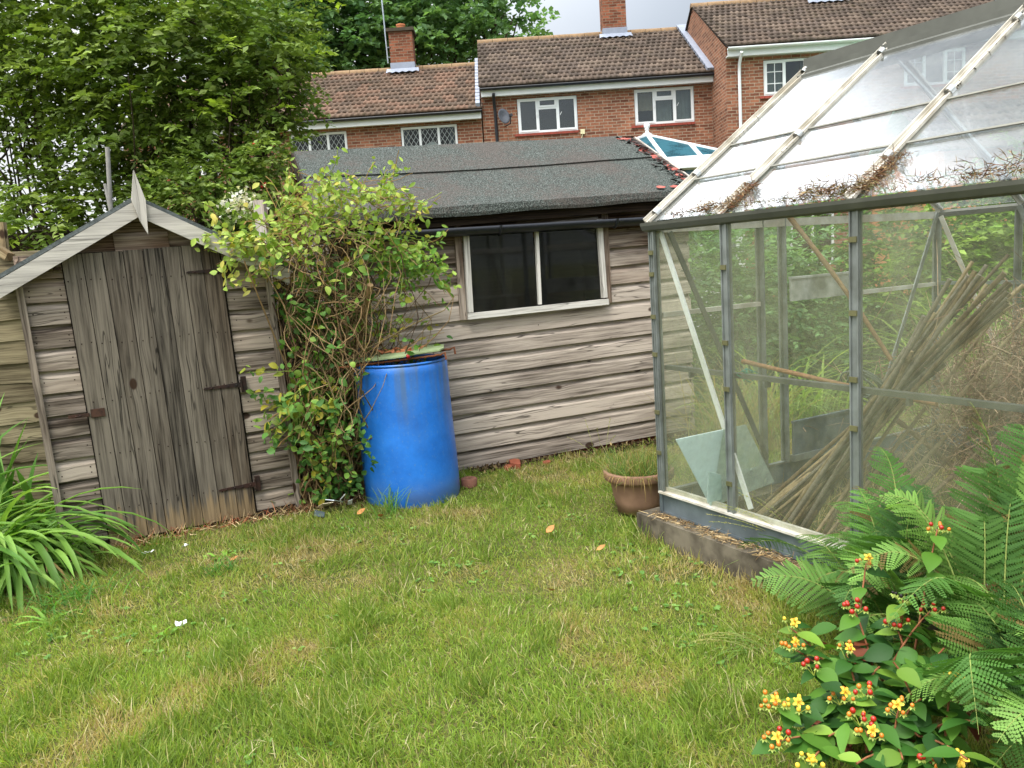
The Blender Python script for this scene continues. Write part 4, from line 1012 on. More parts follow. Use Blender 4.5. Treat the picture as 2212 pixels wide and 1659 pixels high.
tag(cane(G(.42, .06, .88), G(1.35, .07, .80), .010, sr('#8d6746')), 'slim brown cane tied level along the greenhouse side', 'cane')
tag(cane(at(1705, 468, 3.75), at(1925, 778, 3.5), .011, sr('#8d6f4e')), 'long brown cane sloping down across the greenhouse behind the post', 'cane')
tag(cane(at(1935, 905, 3.35), at(2085, 1030, 3.2), .011, sr('#85694b')), 'short brown cane stuck low among the dead growth', 'cane')
mb = MB(); c = G(.52, .055, .865)
for k in range(7): mb.tube([c, c + Vec((rr.gauss(0, .02), -.01, -.02)), c + Vec((rr.gauss(0, .03), -.01, rr.uniform(-.07, .02)))], .003, 4)
tag(mb.build('green_twine', simple('green_string', sr('#2f7d6c'), .8), None, c), 'knot of green string tying the level cane to the post', 'twine')
MINT = glassmat('spare_glass', (.86, .93, .9), .62, sr('#d2e0da'), .1, .6, 1.3, 1.2)
def sheet_glass(P, label):
    mb = MB(); n_ = (P[1] - P[0]).cross(P[3] - P[0]).normalized(); mb.prism(P, n_ * .004); tag(mb.build('spare_pane', MINT, None, P[0]), label, 'glass sheet')
def shp(x, y, w): return at(x, y, 0) if 0 else None
def gpl(x, y, u0, lean=.25):       # survey helper: point on a sheet leaning against the gable
    r = ray(x, y); n_ = (GT + Vec((0, 0, -lean))).normalized(); p0 = G(u0, 0, 0.1)
    o = Vec((0, 0, H)); return o + r * ((p0 - o).dot(n_) / r.dot(n_))
sheet_glass([gpl(1535, 1095, .3), gpl(1672, 1040, .3), gpl(1610, 917, .3), gpl(1459, 949, .3)], 'large pale green glass sheet leaning inside the greenhouse corner')
sheet_glass([gpl(1527, 1085, .36), gpl(1558, 1078, .36), gpl(1556, 1025, .36), gpl(1530, 1018, .36)], 'small broken pane of pale glass before the large sheet')
# dead brushwood
n = 7000
c0 = np.array(at(2265, 875, 3.3))
P = c0 + rng.normal(size=(n, 3)) * np.array([.25, .22, .18]); P[:, 2] = np.clip(P[:, 2], .12, 1.1)
keep = ((P - np.array(GP)) @ np.array(GN) > .07) & ((P - np.array(GP)) @ np.array(GT) < 2.3) & ((P - np.array(GP)) @ np.array(GN) < 2.0); P = P[keep]; n = len(P)
D = rdir(n, .3); D[:, 0] += .1
V, Fc, T = strips(P, D, rdir(n), .08 + .22 * rng.random(n), np.full(n, .0028), palette(n, [sr('#a98a70'), sr('#8a6a55'), sr('#c4a98c'), sr('#6d5142')], .2), S=4, bend=rng.normal(size=n) * 1.2, cols=2, prof=[1, 1, .9, .7, .3])
gn = (V - np.array(GP)) @ np.array(GN); V = V + np.maximum(0, .03 - gn)[:, None] * np.array(GN)
brush = npmesh('dead_bush', V, Fc, T, STEM, None, tuple(c0)); tag(brush, 'brown dead bush filling the near end of the greenhouse', 'dead bush')
n = 6500; u = rng.random(n) * 2.3 + .03; w = .05 + rng.random(n) ** 1.2 * 2.0
P = np.array(GP) + u[:, None] * np.array(GT) + w[:, None] * np.array(GN); P[:, 2] = 0.
V, Fc, T = strips(P, rdir(n, 1.4), rdir(n), .06 + .22 * rng.random(n) ** 2, np.full(n, .0032), palette(n, [sr('#b09668'), sr('#c7b088'), sr('#7d6a45'), sr('#6f7a3c')], .2), S=3, bend=rng.random(n) * 1.5, cols=2, prof=[1, .9, .7, .1])
tag(npmesh('dry_grass', V, Fc, T, GRASS), 'dry yellow grass growing on the greenhouse floor', 'grass', kind='stuff')

# ------------------------------------------------------------------ blue barrel
BC = Vec((-.655, 4.97, 0))
def barrelmat():
    m, nt = newmat('blue_barrel_plastic')
    tx = N(nt, 'TexCoord').outputs['Object']; s = N(nt, 'SeparateXYZ', {0: tx})
    st = N(nt, 'TexNoise', {'Vector': N(nt, 'Mapping', {'Vector': tx, 'Scale': (9, 9, .7)}).outputs[0], 'Scale': 1., 'Detail': 5}).outputs[0]
    bl = N(nt, 'TexNoise', {'Vector': tx, 'Scale': 5, 'Detail': 6, 'Roughness': .7}).outputs[0]
    c = ramp(nt, bl, [(.3, sr('#185eb4')), (.65, sr('#2878d4'))])
    d1 = math_(nt, 'MULTIPLY', maprange(nt, st, .50, .64), maprange(nt, s.outputs[2], .25, .85, 0., .75))      # run-off stains under the lid
    c = mixc(nt, d1, c, C4(sr('#5a6a72')))
    d2 = math_(nt, 'MULTIPLY', maprange(nt, bl, .42, .58), maprange(nt, s.outputs[2], .0, .2, .5, 0.))       # mud splash near the ground
    c = mixc(nt, d2, c, C4(sr('#5d5a55')))
    fine = N(nt, 'TexNoise', {'Vector': tx, 'Scale': 60, 'Detail': 4}).outputs[0]
    c = mixc(nt, math_(nt, 'MULTIPLY', maprange(nt, fine, .58, .7), .25), c, C4(sr('#6a86a8')))
    out(nt, N(nt, 'BsdfPrincipled', {'Base Color': c, 'Roughness': .33, 'Specular IOR Level': .5, 'Normal': bump(nt, bl, .08, .02)}).outputs[0]); return m
bar = thing('water_barrel', 'tall blue plastic water barrel standing on the grass', 'barrel', BC)
def bprof(z): return .290 - .008 * z + (.002 * math.sin(z * 9))
tl = Vec((-.02, .015, 0))
mb = MB(); rows = []
for z in (-.03, .0, .015, .1, .2, .3, .4, .5, .6, .7, .78, .815, .83):
    r_ = bprof(z) - (.012 if z > .82 else 0) - (.006 if z < .01 else 0)
    rows.append([BC + tl * z + Vec((math.cos(a) * r_ * (1 + .006 * math.sin(2 * a + z * 3)), math.sin(a) * r_, z)) for a in np.linspace(0, 2 * math.pi, 64, False)])
mb.grid(rows, True); rb = rows[-1]; mb.grid([rb, [BC + tl * .83 + (p - BC - tl * .83) * .9 for p in rb], [BC + tl * .5 + Vec((p.x - BC.x, p.y - BC.y, 0)) * .9 + Vec((0, 0, .3)) for p in rb]], True)
mb.build('barrel_body', barrelmat(), bar)
mb = MB(); rows = []
for r_, z in ((.272, .826), (.284, .827), (.284, .838), (.272, .84), (.272, .826)): rows.append([BC + tl * z + Vec((math.cos(a) * r_, math.sin(a) * r_, z)) for a in np.linspace(0, 2 * math.pi, 64, False)])
mb.grid(rows, True); mb.build('rim', barrelmat(), bar)
ct = BC + Vec((-.02, .01, .855))
for p, q in ((ct + Vec((-.32, -.235, -.016)), ct + Vec((.30, -.19, .018))), (ct + Vec((-.30, .05, -.006)), ct + Vec((.34, .05, .022)))):
    mb = MB(); d = (q - p).normalized(); mb.tube([p + Vec((0, 0, -.035)), p + Vec((.004, 0, .006)), p + d * .03] + [p.lerp(q, t) + Vec((0, 0, .002 * (k % 2))) for k, t in enumerate(np.linspace(.08, .92, 22))] + [q - d * .03, q + Vec((-.004, 0, .012)), q + Vec((0, 0, -.03))], .007, 6)
    tag(mb.build('rusty_rod', RUST, None, p), 'hooked rusty rod across the %s of the blue barrel' % ('front' if p.y < ct.y - .1 else 'middle'), 'rod')
GLID = simple('pale_green_board', sr('#8d9c72'), .7, 0, .3, 14, col2=sr('#5f6b48'))
mb = MB(); rows = []
pts = [(-.29, -.205), (-.1, -.238), (.06, -.225), (.10, -.232), (.27, -.19), (.285, -.1), (.27, .1), (.1, .22), (-.12, .2), (-.27, .08)]
lid_z = lambda x, y: .012 + .045 * x + (.008 if x < .07 else .018) + .01 * y
mb.prism([ct + Vec((x, y, lid_z(x, y))) for x, y in pts], (0, 0, .009)); tag(mb.build('barrel_lid', GLID, None, ct), 'pale green board lying on the blue barrel as lid', 'lid')
pz = ct + Vec((.02, .05, .04))
shp_ = thing('shard_heap', 'small heap of terracotta shards on the barrel lid', 'shards', pz)
for k in range(26):
    mb = MB(); c = pz + Vec((rr.uniform(-.13, .13), rr.uniform(-.1, .06), rr.uniform(-.002, .014))); a = rr.random() * 6
    e1 = Vec((math.cos(a), math.sin(a), rr.gauss(0, .3))) * rr.uniform(.014, .034); e2 = e1.cross(Vec((rr.gauss(0, .3), rr.gauss(0, .3), 1))).normalized() * rr.uniform(.01, .02)
    mb.prism([c - e1, c - e2 * .8, c + e1 * .9 - e2 * .3, c + e1 * .3 + e2], e1.cross(e2).normalized() * .007); mb.build('shard', SHARD, shp_)
mb = MB(); c = ct + Vec((.085, -.225, .025)); mb.lathe(c, [(0, -.012), (.012, -.008), (.015, 0), (.012, .008), (0, .012)], 10, az=(.95, .1, .2), ax=(0, 1, 0), ay=(.2, 0, -.95)); tag(mb.build('red_plastic_cap', simple('red_plastic', sr('#9a1f22'), .35), None, c), 'small red plastic cap at the edge of the barrel lid', 'cap')

# ------------------------------------------------------------------ plant pot, brick, litter
PC = Vec((.645, 4.30, 0)); PC.x = .655; PC.y = 4.36
pot = thing('plant_pot', 'round clay-brown pot of grass beside the greenhouse corner', 'plant pot', PC)
mb = MB(); mb.lathe(PC, [(.115, 0), (.122, .0), (.135, .06), (.15, .13), (.158, .17), (.160, .175), (.183, .178), (.19, .19), (.192, .222), (.186, .23), (.172, .228), (.168, .2)], 36); mb.build('pot_body', TERRA, pot)
mb = MB(); mb.lathe(PC, [(0, .2), (.05, .204), (.1, .2), (.172, .198)], 24); mb.build('soil', SOIL, pot)
n = 900; a = rng.random(n) * 6.283; r_ = np.sqrt(rng.random(n)) * .165
P = np.array(PC) + np.stack([np.cos(a) * r_, np.sin(a) * r_, np.full(n, .195)], 1); D = np.stack([np.cos(a) * r_ * 3, np.sin(a) * r_ * 3, np.ones(n) * .8], 1) + rng.normal(size=(n, 3)) * .25
V, Fc, T = strips(P, D, rdir(n, -.2) * 1.0, .05 + .15 * rng.random(n), np.full(n, .003), palette(n, [sr('#6b8a44'), sr('#4f7434'), sr('#8ca05a'), sr('#b09a62')], .15), S=4, bend=.3 + rng.random(n), cols=2, prof=[.9, 1, .8, .5, .05])
npmesh('grass_tuft', V, Fc, T, GRASS, pot)
n = 60; a = -1.57 + rng.normal(size=n) * 1.2
P = np.array(PC) + np.stack([np.cos(a) * .183, np.sin(a) * .183, np.full(n, .225)], 1); D = np.stack([np.cos(a), np.sin(a), np.full(n, .15)], 1)
V, Fc, T = strips(P, D, np.tile([0, 0, 1.], (n, 1)), .03 + .13 * rng.random(n) ** 2, np.full(n, .003), palette(n, [sr('#a88f5c'), sr('#8d7a4a')], .2), S=4, bend=1.6 + rng.random(n) * .4, cols=2, prof=[1, 1, .8, .5, .1])
npmesh('dry_fringe', V, Fc, T, GRASS, pot)
def ring_brick(c):
    mb = MB(); mb.lathe(c, [(.05, 0), (.052, .05), (.045, .054), (.02, .054), (.018, .02), (0, .02)], 16); return mb.build('clay_pipe_end', simple('brown_clay', sr('#6e4a3c'), .9, 0, .3, 20), None, c)
tag(ring_brick(gat(1014, 1050, 0)), 'brown clay pipe end standing beside the blue barrel', 'clay pipe')
RED = simple('old_red_brick', sr('#8a4f3c'), .95, 0, .35, 18, .1, .5)
for k, (x, y, s_, l_) in enumerate(((1112, 1008, .055, 'broken red brick lying in the soil along the shed'), (1098, 1014, .035, 'smaller brick fragment just left of the broken brick'), (1180, 1003, .03, 'lone brick fragment in the soil right of the others'))):
    p = gat(x, y, 0); mb = MB(); a = rr.random() * 3
    e1 = Vec((math.cos(a), math.sin(a), .1)) * s_; e2 = Vec((-math.sin(a), math.cos(a), .15)) * s_ * .6
    mb.prism([p - e1 - e2, p + e1 * .8 - e2 * 1.1, p + e1, p + e1 * .4 + e2 * 1.2, p - e1 * .9 + e2], (.004, 0, s_ * .7)); tag(mb.build('brick_piece', RED, None, p), l_, 'brick')
n = 1500
uu = rng.random(n) * 2.0 + .02; ww = .03 + np.abs(rng.normal(size=n)) * .07
P = np.array(LP) + uu[:, None] * np.array(LT) + ww[:, None] * np.array(LN); P[:, 2] = .004 + .02 * rng.random(n) * (uu > 1.1)
V, Fc, T = leafquads(P, rdir(n, .2), rdir(n, .6), .012 + .03 * rng.random(n), .01 + .02 * rng.random(n), palette(n, [sr('#3a2f26'), sr('#55432f'), sr('#2a221b'), sr('#8d7a55')], .2))
tag(npmesh('soil_crumbs', V, Fc, T, attrmat('crumbs', .95, .1)), 'dark soil and litter along the foot of the large shed', 'soil', kind='stuff')
n = 1300; t_ = rng.random(n)
P = np.array(S(.0, .01, .08))[None] * (1 - t_[:, None]) + np.array(S(1.75, 0, .05))[None] * t_[:, None] + rng.normal(size=(n, 3)) * [.03, .05, 0]; P[:, 2] = .005 + .012 * rng.random(n)
V, Fc, T = strips(P, rdir(n, .1), rdir(n, .4), .03 + .06 * rng.random(n), np.full(n, .004), palette(n, [sr('#a58c60'), sr('#6d5238'), sr('#8a4a30'), sr('#c4ae84')], .2), S=2, bend=.5, cols=2, prof=[1, 1, .3])
tag(npmesh('straw_litter', V, Fc, T, STEM), 'straw and leaf litter along the small shed sill', 'litter', kind='stuff')
WHITEP = simple('white_scrap', sr('#e4e6e4'), .6, 0, .08, 20)
MIRR = simple('broken_mirror', sr('#c8d0d4'), .1, .8, .2, 8)
PLY = simple('ply_scrap', sr('#cfc3a8'), .7, 0, .2, 12)
def scrap(x, y, s_, mat, label, name='scrap', z=.02, tilt=.4, asp=.6, cat='scrap'):
    p = gat(x, y, z); mb = MB(); a = rr.random() * 6
    e1 = Vec((math.cos(a), math.sin(a), rr.uniform(-tilt, tilt))) * s_; e2 = Vec((-math.sin(a), math.cos(a) * .8, rr.uniform(.2, 1) * tilt)) * s_ * asp
    mb.prism([p - e1, p - e2 * .9 + e1 * .2, p + e1, p + e2 * .8], e1.cross(e2).normalized() * .003); return tag(mb.build(name, mat, None, p), label, cat)
scrap(703, 1090, .09, PLY, 'pale pointed scrap of board on the litter under the vine', 'board_scrap', .05, .5, .3)
scrap(740, 1075, .04, WHITEP, 'bright white torn card beside the barrel foot', 'torn_card', .07, .9)
scrap(756, 1085, .03, WHITEP, 'small white chip nearest the barrel under the vine', 'torn_card', .03, .9)
scrap(722, 1082, .05, MIRR, 'bluish glass splinter on the litter under the vine', 'glass_splinter', .06, .6)
scrap(690, 1110, .07, simple('slate_scrap', sr('#4a5557'), .6), 'dark slate piece lying flat under the vine', 'slate_piece', .02, .15)
def petal(x, y, s_, label):
    p = gat(x, y, .045); mb = MB()
    for k in range(5):
        a = rr.random() * 6; e1 = Vec((math.cos(a), math.sin(a), .5)) * s_; e2 = Vec((-math.sin(a), math.cos(a), .3)) * s_ * .4
        c = p + Vec((rr.gauss(0, .008), rr.gauss(0, .008), 0)); mb.prism([c, c + e1 * .5 - e2, c + e1, c + e1 * .5 + e2], (0, 0, .001))
    tag(mb.build('white_petals', WHITEP, None, p), label, 'petals')
petal(390, 1350, .022, 'crumpled white petals lying out on the open lawn'); petal(320, 1194, .02, 'white petals on the grass below the shed door')
petal(403, 1178, .018, 'tiny white fleck on the bare patch at the shed door')
def dead_leaf(x, y, s_, label):
    p = gat(x, y, .035); n_ = 1; mb = MB(); a = rr.random() * 6
    e1 = Vec((math.cos(a), math.sin(a) * .6, .35)) * s_; e2 = Vec((-math.sin(a), math.cos(a), .25)) * s_ * .55
    mb.grid([[p - e1 * .8, p - e1 * .3 + e2 * .7, p + e1 * .4 + e2 * .8, p + e1], [p - e1 * .8, p - e1 * .2 + Vec((0, 0, -.008)), p + e1 * .4 + Vec((0, 0, -.008)), p + e1], [p - e1 * .8, p - e1 * .3 - e2 * .7, p + e1 * .4 - e2 * .6, p + e1]], False)
    tag(mb.build('fallen_leaf', simple('brown_leaf', sr('#b57e48'), .7, 0, .3, 30) if 'brown_leaf' not in bpy.data.materials else bpy.data.materials['brown_leaf'], None, p), label, 'leaf')
dead_leaf(1188, 1143, .042, 'curled tan leaf on the mid lawn below the large shed window'); dead_leaf(1297, 1183, .03, 'flat brown leaf on the lawn near the greenhouse kerb')
dead_leaf(779, 1105, .04, 'orange-brown leaf on the grass left of the barrel foot'); dead_leaf(1192, 1272, .02, 'small russet leaf out in the middle lawn'); dead_leaf(505, 1206, .025, 'orange leaf beside the little weed near the shed'); dead_leaf(822, 1113, .04, 'pale curled leaf in front of the barrel foot')

# ------------------------------------------------------------------ fence, posts and poles behind the small shed
fn = thing('fence_panel', 'wavy edged lap fence panel left of the small shed', 'fence', (-3.1, 5.0, 0))
FP, FT, FN = Vec((-4.6, 4.75, 0)), Vec((.985, .17, 0)), Vec((.17, -.985, 0))
z = .1; k = 0
mb = MB()
while z < 1.5:
    rows = []; ph = R.random() * 9; o1 = R.random() * 40
    for fz, w in ((0, .012), (0, .022), (.7, .012), (1.3, .006)):
        rows.append([FP + FT * (1.9 * i / 16) + FN * (w + .004 * math.sin(i + ph)) + Vec((0, 0, z + fz * .125 + (.012 * math.sin(i * .9 + ph) + .006 * math.sin(i * 2.1 + ph) if fz == 0 else 0))) for i in range(17)])
    mb.grid(rows, False, (R.random(), .1, R.random()), 0, False, uvs=lambda r, c, o1=o1: (o1 + c * .12, o1 + (0, 0, .09, .16)[r])); z += .125
mb.build('lap_boards', WOOD_FENCE, fn)
mb = MB(); mb.bar(FP + Vec((0, 0, 1.53)), FP + FT * 1.9 + Vec((0, 0, 1.53)), .06, .03); mb.build('top_rail', WOOD_FENCE, fn)
mb = MB()
for u_ in (0.03, 1.87): mb.bar(FP + FT * u_ + Vec((0, 0, .05)), FP + FT * u_ + Vec((0, 0, 1.52)), .045, .05)
mb.build('edge_battens', WOOD_FENCE, fn)
def post(name, p, q, wd, label, cat, mat):
    mb = MB(); mb.bar(p, q, wd, wd, up=(0, 1, 0)); return tag(mb.build(name, mat, None, p), label, cat)
q = at(560, 433, 5.75); post('timber_post', (q.x + .02, q.y, 0), q, .07, 'square pale timber post standing between the two sheds', 'post', WOOD_BARGE)
q = at(4, 480, 5.1); post('timber_stake', (q.x - .08, q.y, 0), q, .035, 'thin timber stake leaning beside the fence at the far left', 'stake', WOOD_FENCE)
q = at(10, 556, 5.0); post('timber_stub', q + Vec((-.25, .1, .18)), q + Vec((.03, 0, 0)), .05, 'short slanting timber behind the left bargeboard', 'timber', WOOD_FENCE)
POLE = simple('weathered_pole', sr('#8d8a84'), .8, 0, .25, 20)
for (x0, y0, x1, y1, r_, lb) in ((232, 318, 241, 480, .017, 'tall grey pole standing behind the small shed roof'), (227, 397, 240, 460, .014, 'shorter grey pole leaning against the tall pole')):
    a, b = at(x0, y0, 6.4), at(x1, y1, 6.4); d = (b - a); b2 = a + d * (a.z / max(.01, a.z - b.z))
    mb = MB(); mb.tube([b2, b, a], r_, 10); tag(mb.build('garden_pole', POLE, None, b2), lb, 'pole')
tr = thing('trellis', 'pale square lattice trellis behind the climbing vine', 'trellis', (-1.25, 5.05, 0))
TT = Vec((.8, .6, 0)); T0 = Vec((-1.45, 4.98, 0)); mb = MB()
for k in range(9): mb.bar(T0 + TT * (.07 * k) + Vec((0, 0, .05)), T0 + TT * (.07 * k) + Vec((0, 0, 1.6)), .012, .006, TT.cross(Vec((0, 0, 1))))
for k in range(22): mb.bar(T0 + Vec((0, 0, .08 + .07 * k)) + Vec((.006, -.006, 0)), T0 + TT * .58 + Vec((0, 0, .08 + .07 * k)) + Vec((.006, -.006, 0)), .006, .012)
mb.build('lattice', simple('white_lattice', sr('#b9b6ac'), .8, 0, .2, 10), tr)

# ------------------------------------------------------------------ trees and shrubs
def lobes_points(lobes, n, shell=.55):
    w = np.array([l[1] * l[2] * l[3] for l in lobes]) ** .8; w /= w.sum()
    k = rng.choice(len(lobes), n, p=w); d = rdir(n); r = rng.random(n) ** shell
    c = np.array([tuple(l[0]) for l in lobes])[k]; rd = np.array([l[1:4] for l in lobes])[k]
    return c + d * r[:, None] * rd, d
def sprays(P, D, nl, ln, lw, ll, cols, droop=.25, jit=.3, w=None):
    """leafy twigs: nl leaves set alternately along each twig, held fairly flat"""
    n = len(P); D = D.copy(); D[:, 2] = D[:, 2] * .45 - droop * rng.random(n); D = nz(D + rng.normal(size=(n, 3)) * .25)
    S_ = nz(np.cross(D, np.tile([0, 0, 1.], (n, 1)))); base = palette(n, cols, .12, w)
    Ps, Ds, Us, Ls, Ws, Ts = [], [], [], [], [], []
    L_ = ln * (.6 + .8 * rng.random(n))
    for k in range(nl):
        t = (k + rng.random(n)) / nl
        p = P + D * (L_ * t)[:, None]; p[:, 2] -= .12 * L_ * t * t
        s = (1 if k % 2 else -1)
        d = nz(D * .6 + S_ * s * .9 + rng.normal(size=(n, 3)) * jit); d[:, 2] -= .15
        u = nz(np.array([0, 0, 1.]) + rng.normal(size=(n, 3)) * .45)
        Ps.append(p); Ds.append(d); Us.append(u); l = ll * (.65 + .6 * rng.random(n)); Ls.append(l); Ws.append(l * lw)
        Ts.append(np.clip(base * (1 + .18 * rng.normal(size=(n, 1))), .002, 1))
    c = np.concatenate
    return leafquads(c(Ps), c(Ds), c(Us), c(Ls), c(Ws), c(Ts), .18)
def limb(mb, p, q, r0, r1, wob=.1, n=7, k=7):
    p, q = Vec(p), Vec(q); v1, v2 = Vec(rng.normal(size=3)) * wob, Vec(rng.normal(size=3)) * wob
    pts = [p.lerp(q, t) + v1 * math.sin(t * 3.14) + v2 * math.sin(t * 6.28) * .5 for t in np.linspace(0, 1, k)]
    mb.tube(pts, [r0 + (r1 - r0) * t for t in np.linspace(0, 1, k)], n); return pts
GREEN = [sr('#647a37'), sr('#758a42'), sr('#50662d'), sr('#86974e')]
lob = [(at(x, y, Y), a, b, c) for x, y, Y, a, b, c in ((120, 20, 8.2, 1.3, 1.1, .9), (400, 40, 8.0, 1.1, 1., .8), (560, 120, 7.8, .5, .6, .4), (320, 190, 7.7, 1.0, .9, .65), (500, 235, 7.7, .6, .6, .32), (60, 150, 8.3, .8, .9, .6), (545, 370, 7.4, .28, .35, .16),
       (450, 395, 7.6, .5, .4, .22), (360, 330, 7.9, .6, .6, .35), (250, 330, 8.2, .65, .6, .5), (200, 420, 7.7, .7, .5, .3), (40, 430, 8.0, .5, .5, .5), (10, 300, 8.4, .3, .4, .4), (620, 160, 7.8, .25, .3, .22), (610, 200, 7.7, .2, .3, .1), (90, 500, 7.2, .5, .4, .2))]
tree = thing('garden_tree', 'broad bright green garden tree overhanging behind the small shed', 'tree', (-3.6, 8.3, 0))
P, D = lobes_points(lob, 2900, .5)
V, Fc, T = sprays(P, D, 16, .34, .58, .075, GREEN + [sr('#8ba03c')], w=[.3, .25, .2, .15, .1])
npmesh('crown', V, Fc, T, LEAFG, tree)
mb = MB(); ctr = Vec((-3.6, 8.3, 0))
for l in lob:
    st_ = ctr + Vec((rng.normal() * .25, rng.normal() * .15, 0)); pts = limb(mb, st_, Vec(l[0]), .05, .015, .2)
    for q in range(6):
        d = Vec(rdir(1)[0]); limb(mb, pts[4 + q % 3], Vec(l[0]) + Vec((d.x * l[1], d.y * l[2], d.z * l[3])) * .9, .014, .004, .08, 5, 5)
for k in range(9):
    q = at(-20 + 14 * k, 200 + 20 * (k % 3), 8.3); limb(mb, (q.x - .2 + .05 * k, 8.3, 0), q, .022, .006, .12, 5)
mb.build('trunk', BARK, tree)
# lower shrub with red buds between tree and large shed
lo = [(at(470, 360, 7.0), .45, .3, .2), (at(540, 400, 6.9), .25, .25, .25), (at(590, 330, 7.2), .2, .3, .25), (at(400, 420, 6.8), .4, .3, .15), (at(560, 470, 6.9), .3, .2, .2)]
sh = thing('flowering_shrub', 'mid green shrub with a few red buds between the two sheds', 'shrub', at(520, 420, 7.0) * Vec((1, 1, 0)).length if 0 else Vec((at(520, 420, 7.0).x, 7.0, 0)))
P, D = lobes_points(lo, 260, .5); V, Fc, T = sprays(P, D, 14, .26, .55, .06, GREEN); npmesh('crown', V, Fc, T, LEAFG, sh)
mb = MB()
for l in lo: limb(mb, (Vec(l[0]).x * .5 - 1.1, 7.05, 0), Vec(l[0]), .03, .008, .1, 5)
mb.build('stem', BARK, sh)
for x, y in ((573, 397), (566, 404), (548, 312)):
    c = at(x, y, 6.9); mb = MB(); mb.lathe(c, [(0, -.013), (.009, -.007), (.012, 0), (.009, .008), (0, .013)], 8); mb.build('red_bud', simple('red_petal', sr('#b02a22'), .6) if 'red_petal' not in bpy.data.materials else bpy.data.materials['red_petal'], sh)
ws = thing('white_blossom_shrub', 'small shrub carrying white blossoms beside the timber post', 'shrub', (at(520, 445, 6.3).x, 6.3, 0))
n = 160; c = np.array(at(518, 443, 6.3)); P = c + rng.normal(size=(n, 3)) * [.07, .07, .06]
V, Fc, T = leafquads(P, rdir(n), rdir(n), np.full(n, .035), np.full(n, .03), palette(n, [sr('#e4e2d8'), sr('#d0c8b4')], .08)); npmesh('blossom', V, Fc, T, LEAF, ws)
n = 300; P = c + rng.normal(size=(n, 3)) * [.15, .12, .12] - [0, 0, .15]; V, Fc, T = leafquads(P, rdir(n), rdir(n, .5), np.full(n, .06), np.full(n, .03), palette(n, GREEN, .15)); npmesh('foliage', V, Fc, T, LEAF, ws)
mb = MB(); limb(mb, (c[0], 6.3, 0), Vec(c), .015, .006, .05, 5); mb.build('stem', BARK, ws)
df = thing('dark_fence', 'dark fence between the sheds behind the shrubs', 'fence', (-2.5, 7.6, 0))
mb = MB(); zt = at(500, 473, 7.6).z
for k in range(22): mb.box((-4.6 + .16 * k, 7.6, zt / 2), (.077, 0, 0), (0, .01, 0), (0, 0, zt / 2))
mb.build('boards', WOOD_DARK, df)
mb = MB(); mb.bar((-4.68, 7.57, zt - .03), (-1.15, 7.57, zt - .03), .05, .05); mb.build('top_rail', WOOD_DARK, df)
# oak behind the roofs
OAK = [sr('#66855a'), sr('#749562'), sr('#567850'), sr('#80a068')]
lob = [(at(x, y, Y), a, a, b) for x, y, Y, a, b in ((720, 30, 36, 3.2, 2.4), (860, -40, 38, 4.2, 3), (990, 20, 36, 2.6, 2.0), (1070, 40, 35, 1.7, 1.3), (1120, 80, 35, 1.1, .5), (620, 60, 35, 2.5, 2.4), (900, 90, 36, 2.6, 1.6), (1000, 110, 36, 1.6, .9), (760, 110, 36, 2.6, 1.8), (600, -60, 36, 3, 2.4), (1040, -40, 37, 2, 1.6), (480, -20, 37, 3, 3), (700, 170, 37, 3, 1.5))]
oak = thing('oak_tree', 'large dark green oak rising behind the terrace roofs', 'tree', (at(850, 300, 37).x, 37, 0))
P, D = lobes_points(lob, 2600, .33); V, Fc, T = sprays(P, D, 15, 1.0, .75, .27, OAK, .1, .5); npmesh('crown', V, Fc, T, LEAF, oak)
mb = MB(); c = Vec((at(850, 300, 37).x, 37, 0)); limb(mb, c, c + Vec((0, 0, 7)), .55, .4, .15, 9)
for l in lob:
    pts = limb(mb, c + Vec((0, 0, 5 + rng.random() * 3)), Vec(l[0]), .22, .05, .5, 6)
    for q in range(4): d = Vec(rdir(1)[0]); limb(mb, pts[4], Vec(l[0]) + d * l[1] * .8, .07, .02, .3, 5, 5)
mb.build('trunk', BARK, oak)
# wild hedge beyond the greenhouse
HED = [sr('#5d7a30'), sr('#6f8f3a'), sr('#48642a'), sr('#86a048')]
for nm, lb, sp, nn, cols in (('wild_hedge', 'overgrown green hedge behind the greenhouse far corner', [(1.75, 8.6, .8, .6, .5, 1.0), (2.5, 8.9, .85, .7, .5, 1.05), (3.3, 8.8, .85, .7, .5, 1.0), (4.0, 8.5, .85, .6, .5, 1.0), (4.4, 8.2, .85, .5, .4, 1.05), (3.0, 8.3, .5, .8, .4, .6)], 2300, HED[:3] + OAK[:2]), ('wild_hedge', 'paler green hedge right of the greenhouse door posts', [(4.3, 7.5, .8, .7, .6, .98), (5.0, 7.2, .85, .8, .6, 1.1), (5.8, 7.0, 1.0, .8, .6, 1.3), (6.7, 6.9, 1.05, .8, .7, 1.3), (7.6, 6.9, 1.1, .9, .7, 1.35), (5.2, 7.9, 1.2, .9, .5, 1.0)], 5600, HED + [sr('#93ac55')]),
                             ('dark_bush', 'dark leafy bush close behind the far greenhouse gable', [(2.15, 7.4, .8, .45, .4, .85), (2.6, 7.6, .7, .4, .4, .75)], 700, OAK)):
    l_ = [(Vec(q[:3]), *q[3:]) for q in sp]; o = thing(nm, lb, 'hedge' if 'hedge' in nm else 'bush', (sp[0][0], sp[0][1], 0))
    P, D = lobes_points(l_, nn, .4); P[:, 2] = np.maximum(P[:, 2], .1); V, Fc, T = sprays(P, D, 14, .3, .5, .075, cols); npmesh('crown', V, Fc, T, LEAF, o)
    mb = MB()
    for q in l_:
        for k in range(4): limb(mb, (q[0].x + rng.normal() * .2, q[0].y + .1, 0), q[0] + Vec(rng.normal(size=3)) * .25, .025, .008, .1, 5)
    mb.build('trunk', BARK, o)
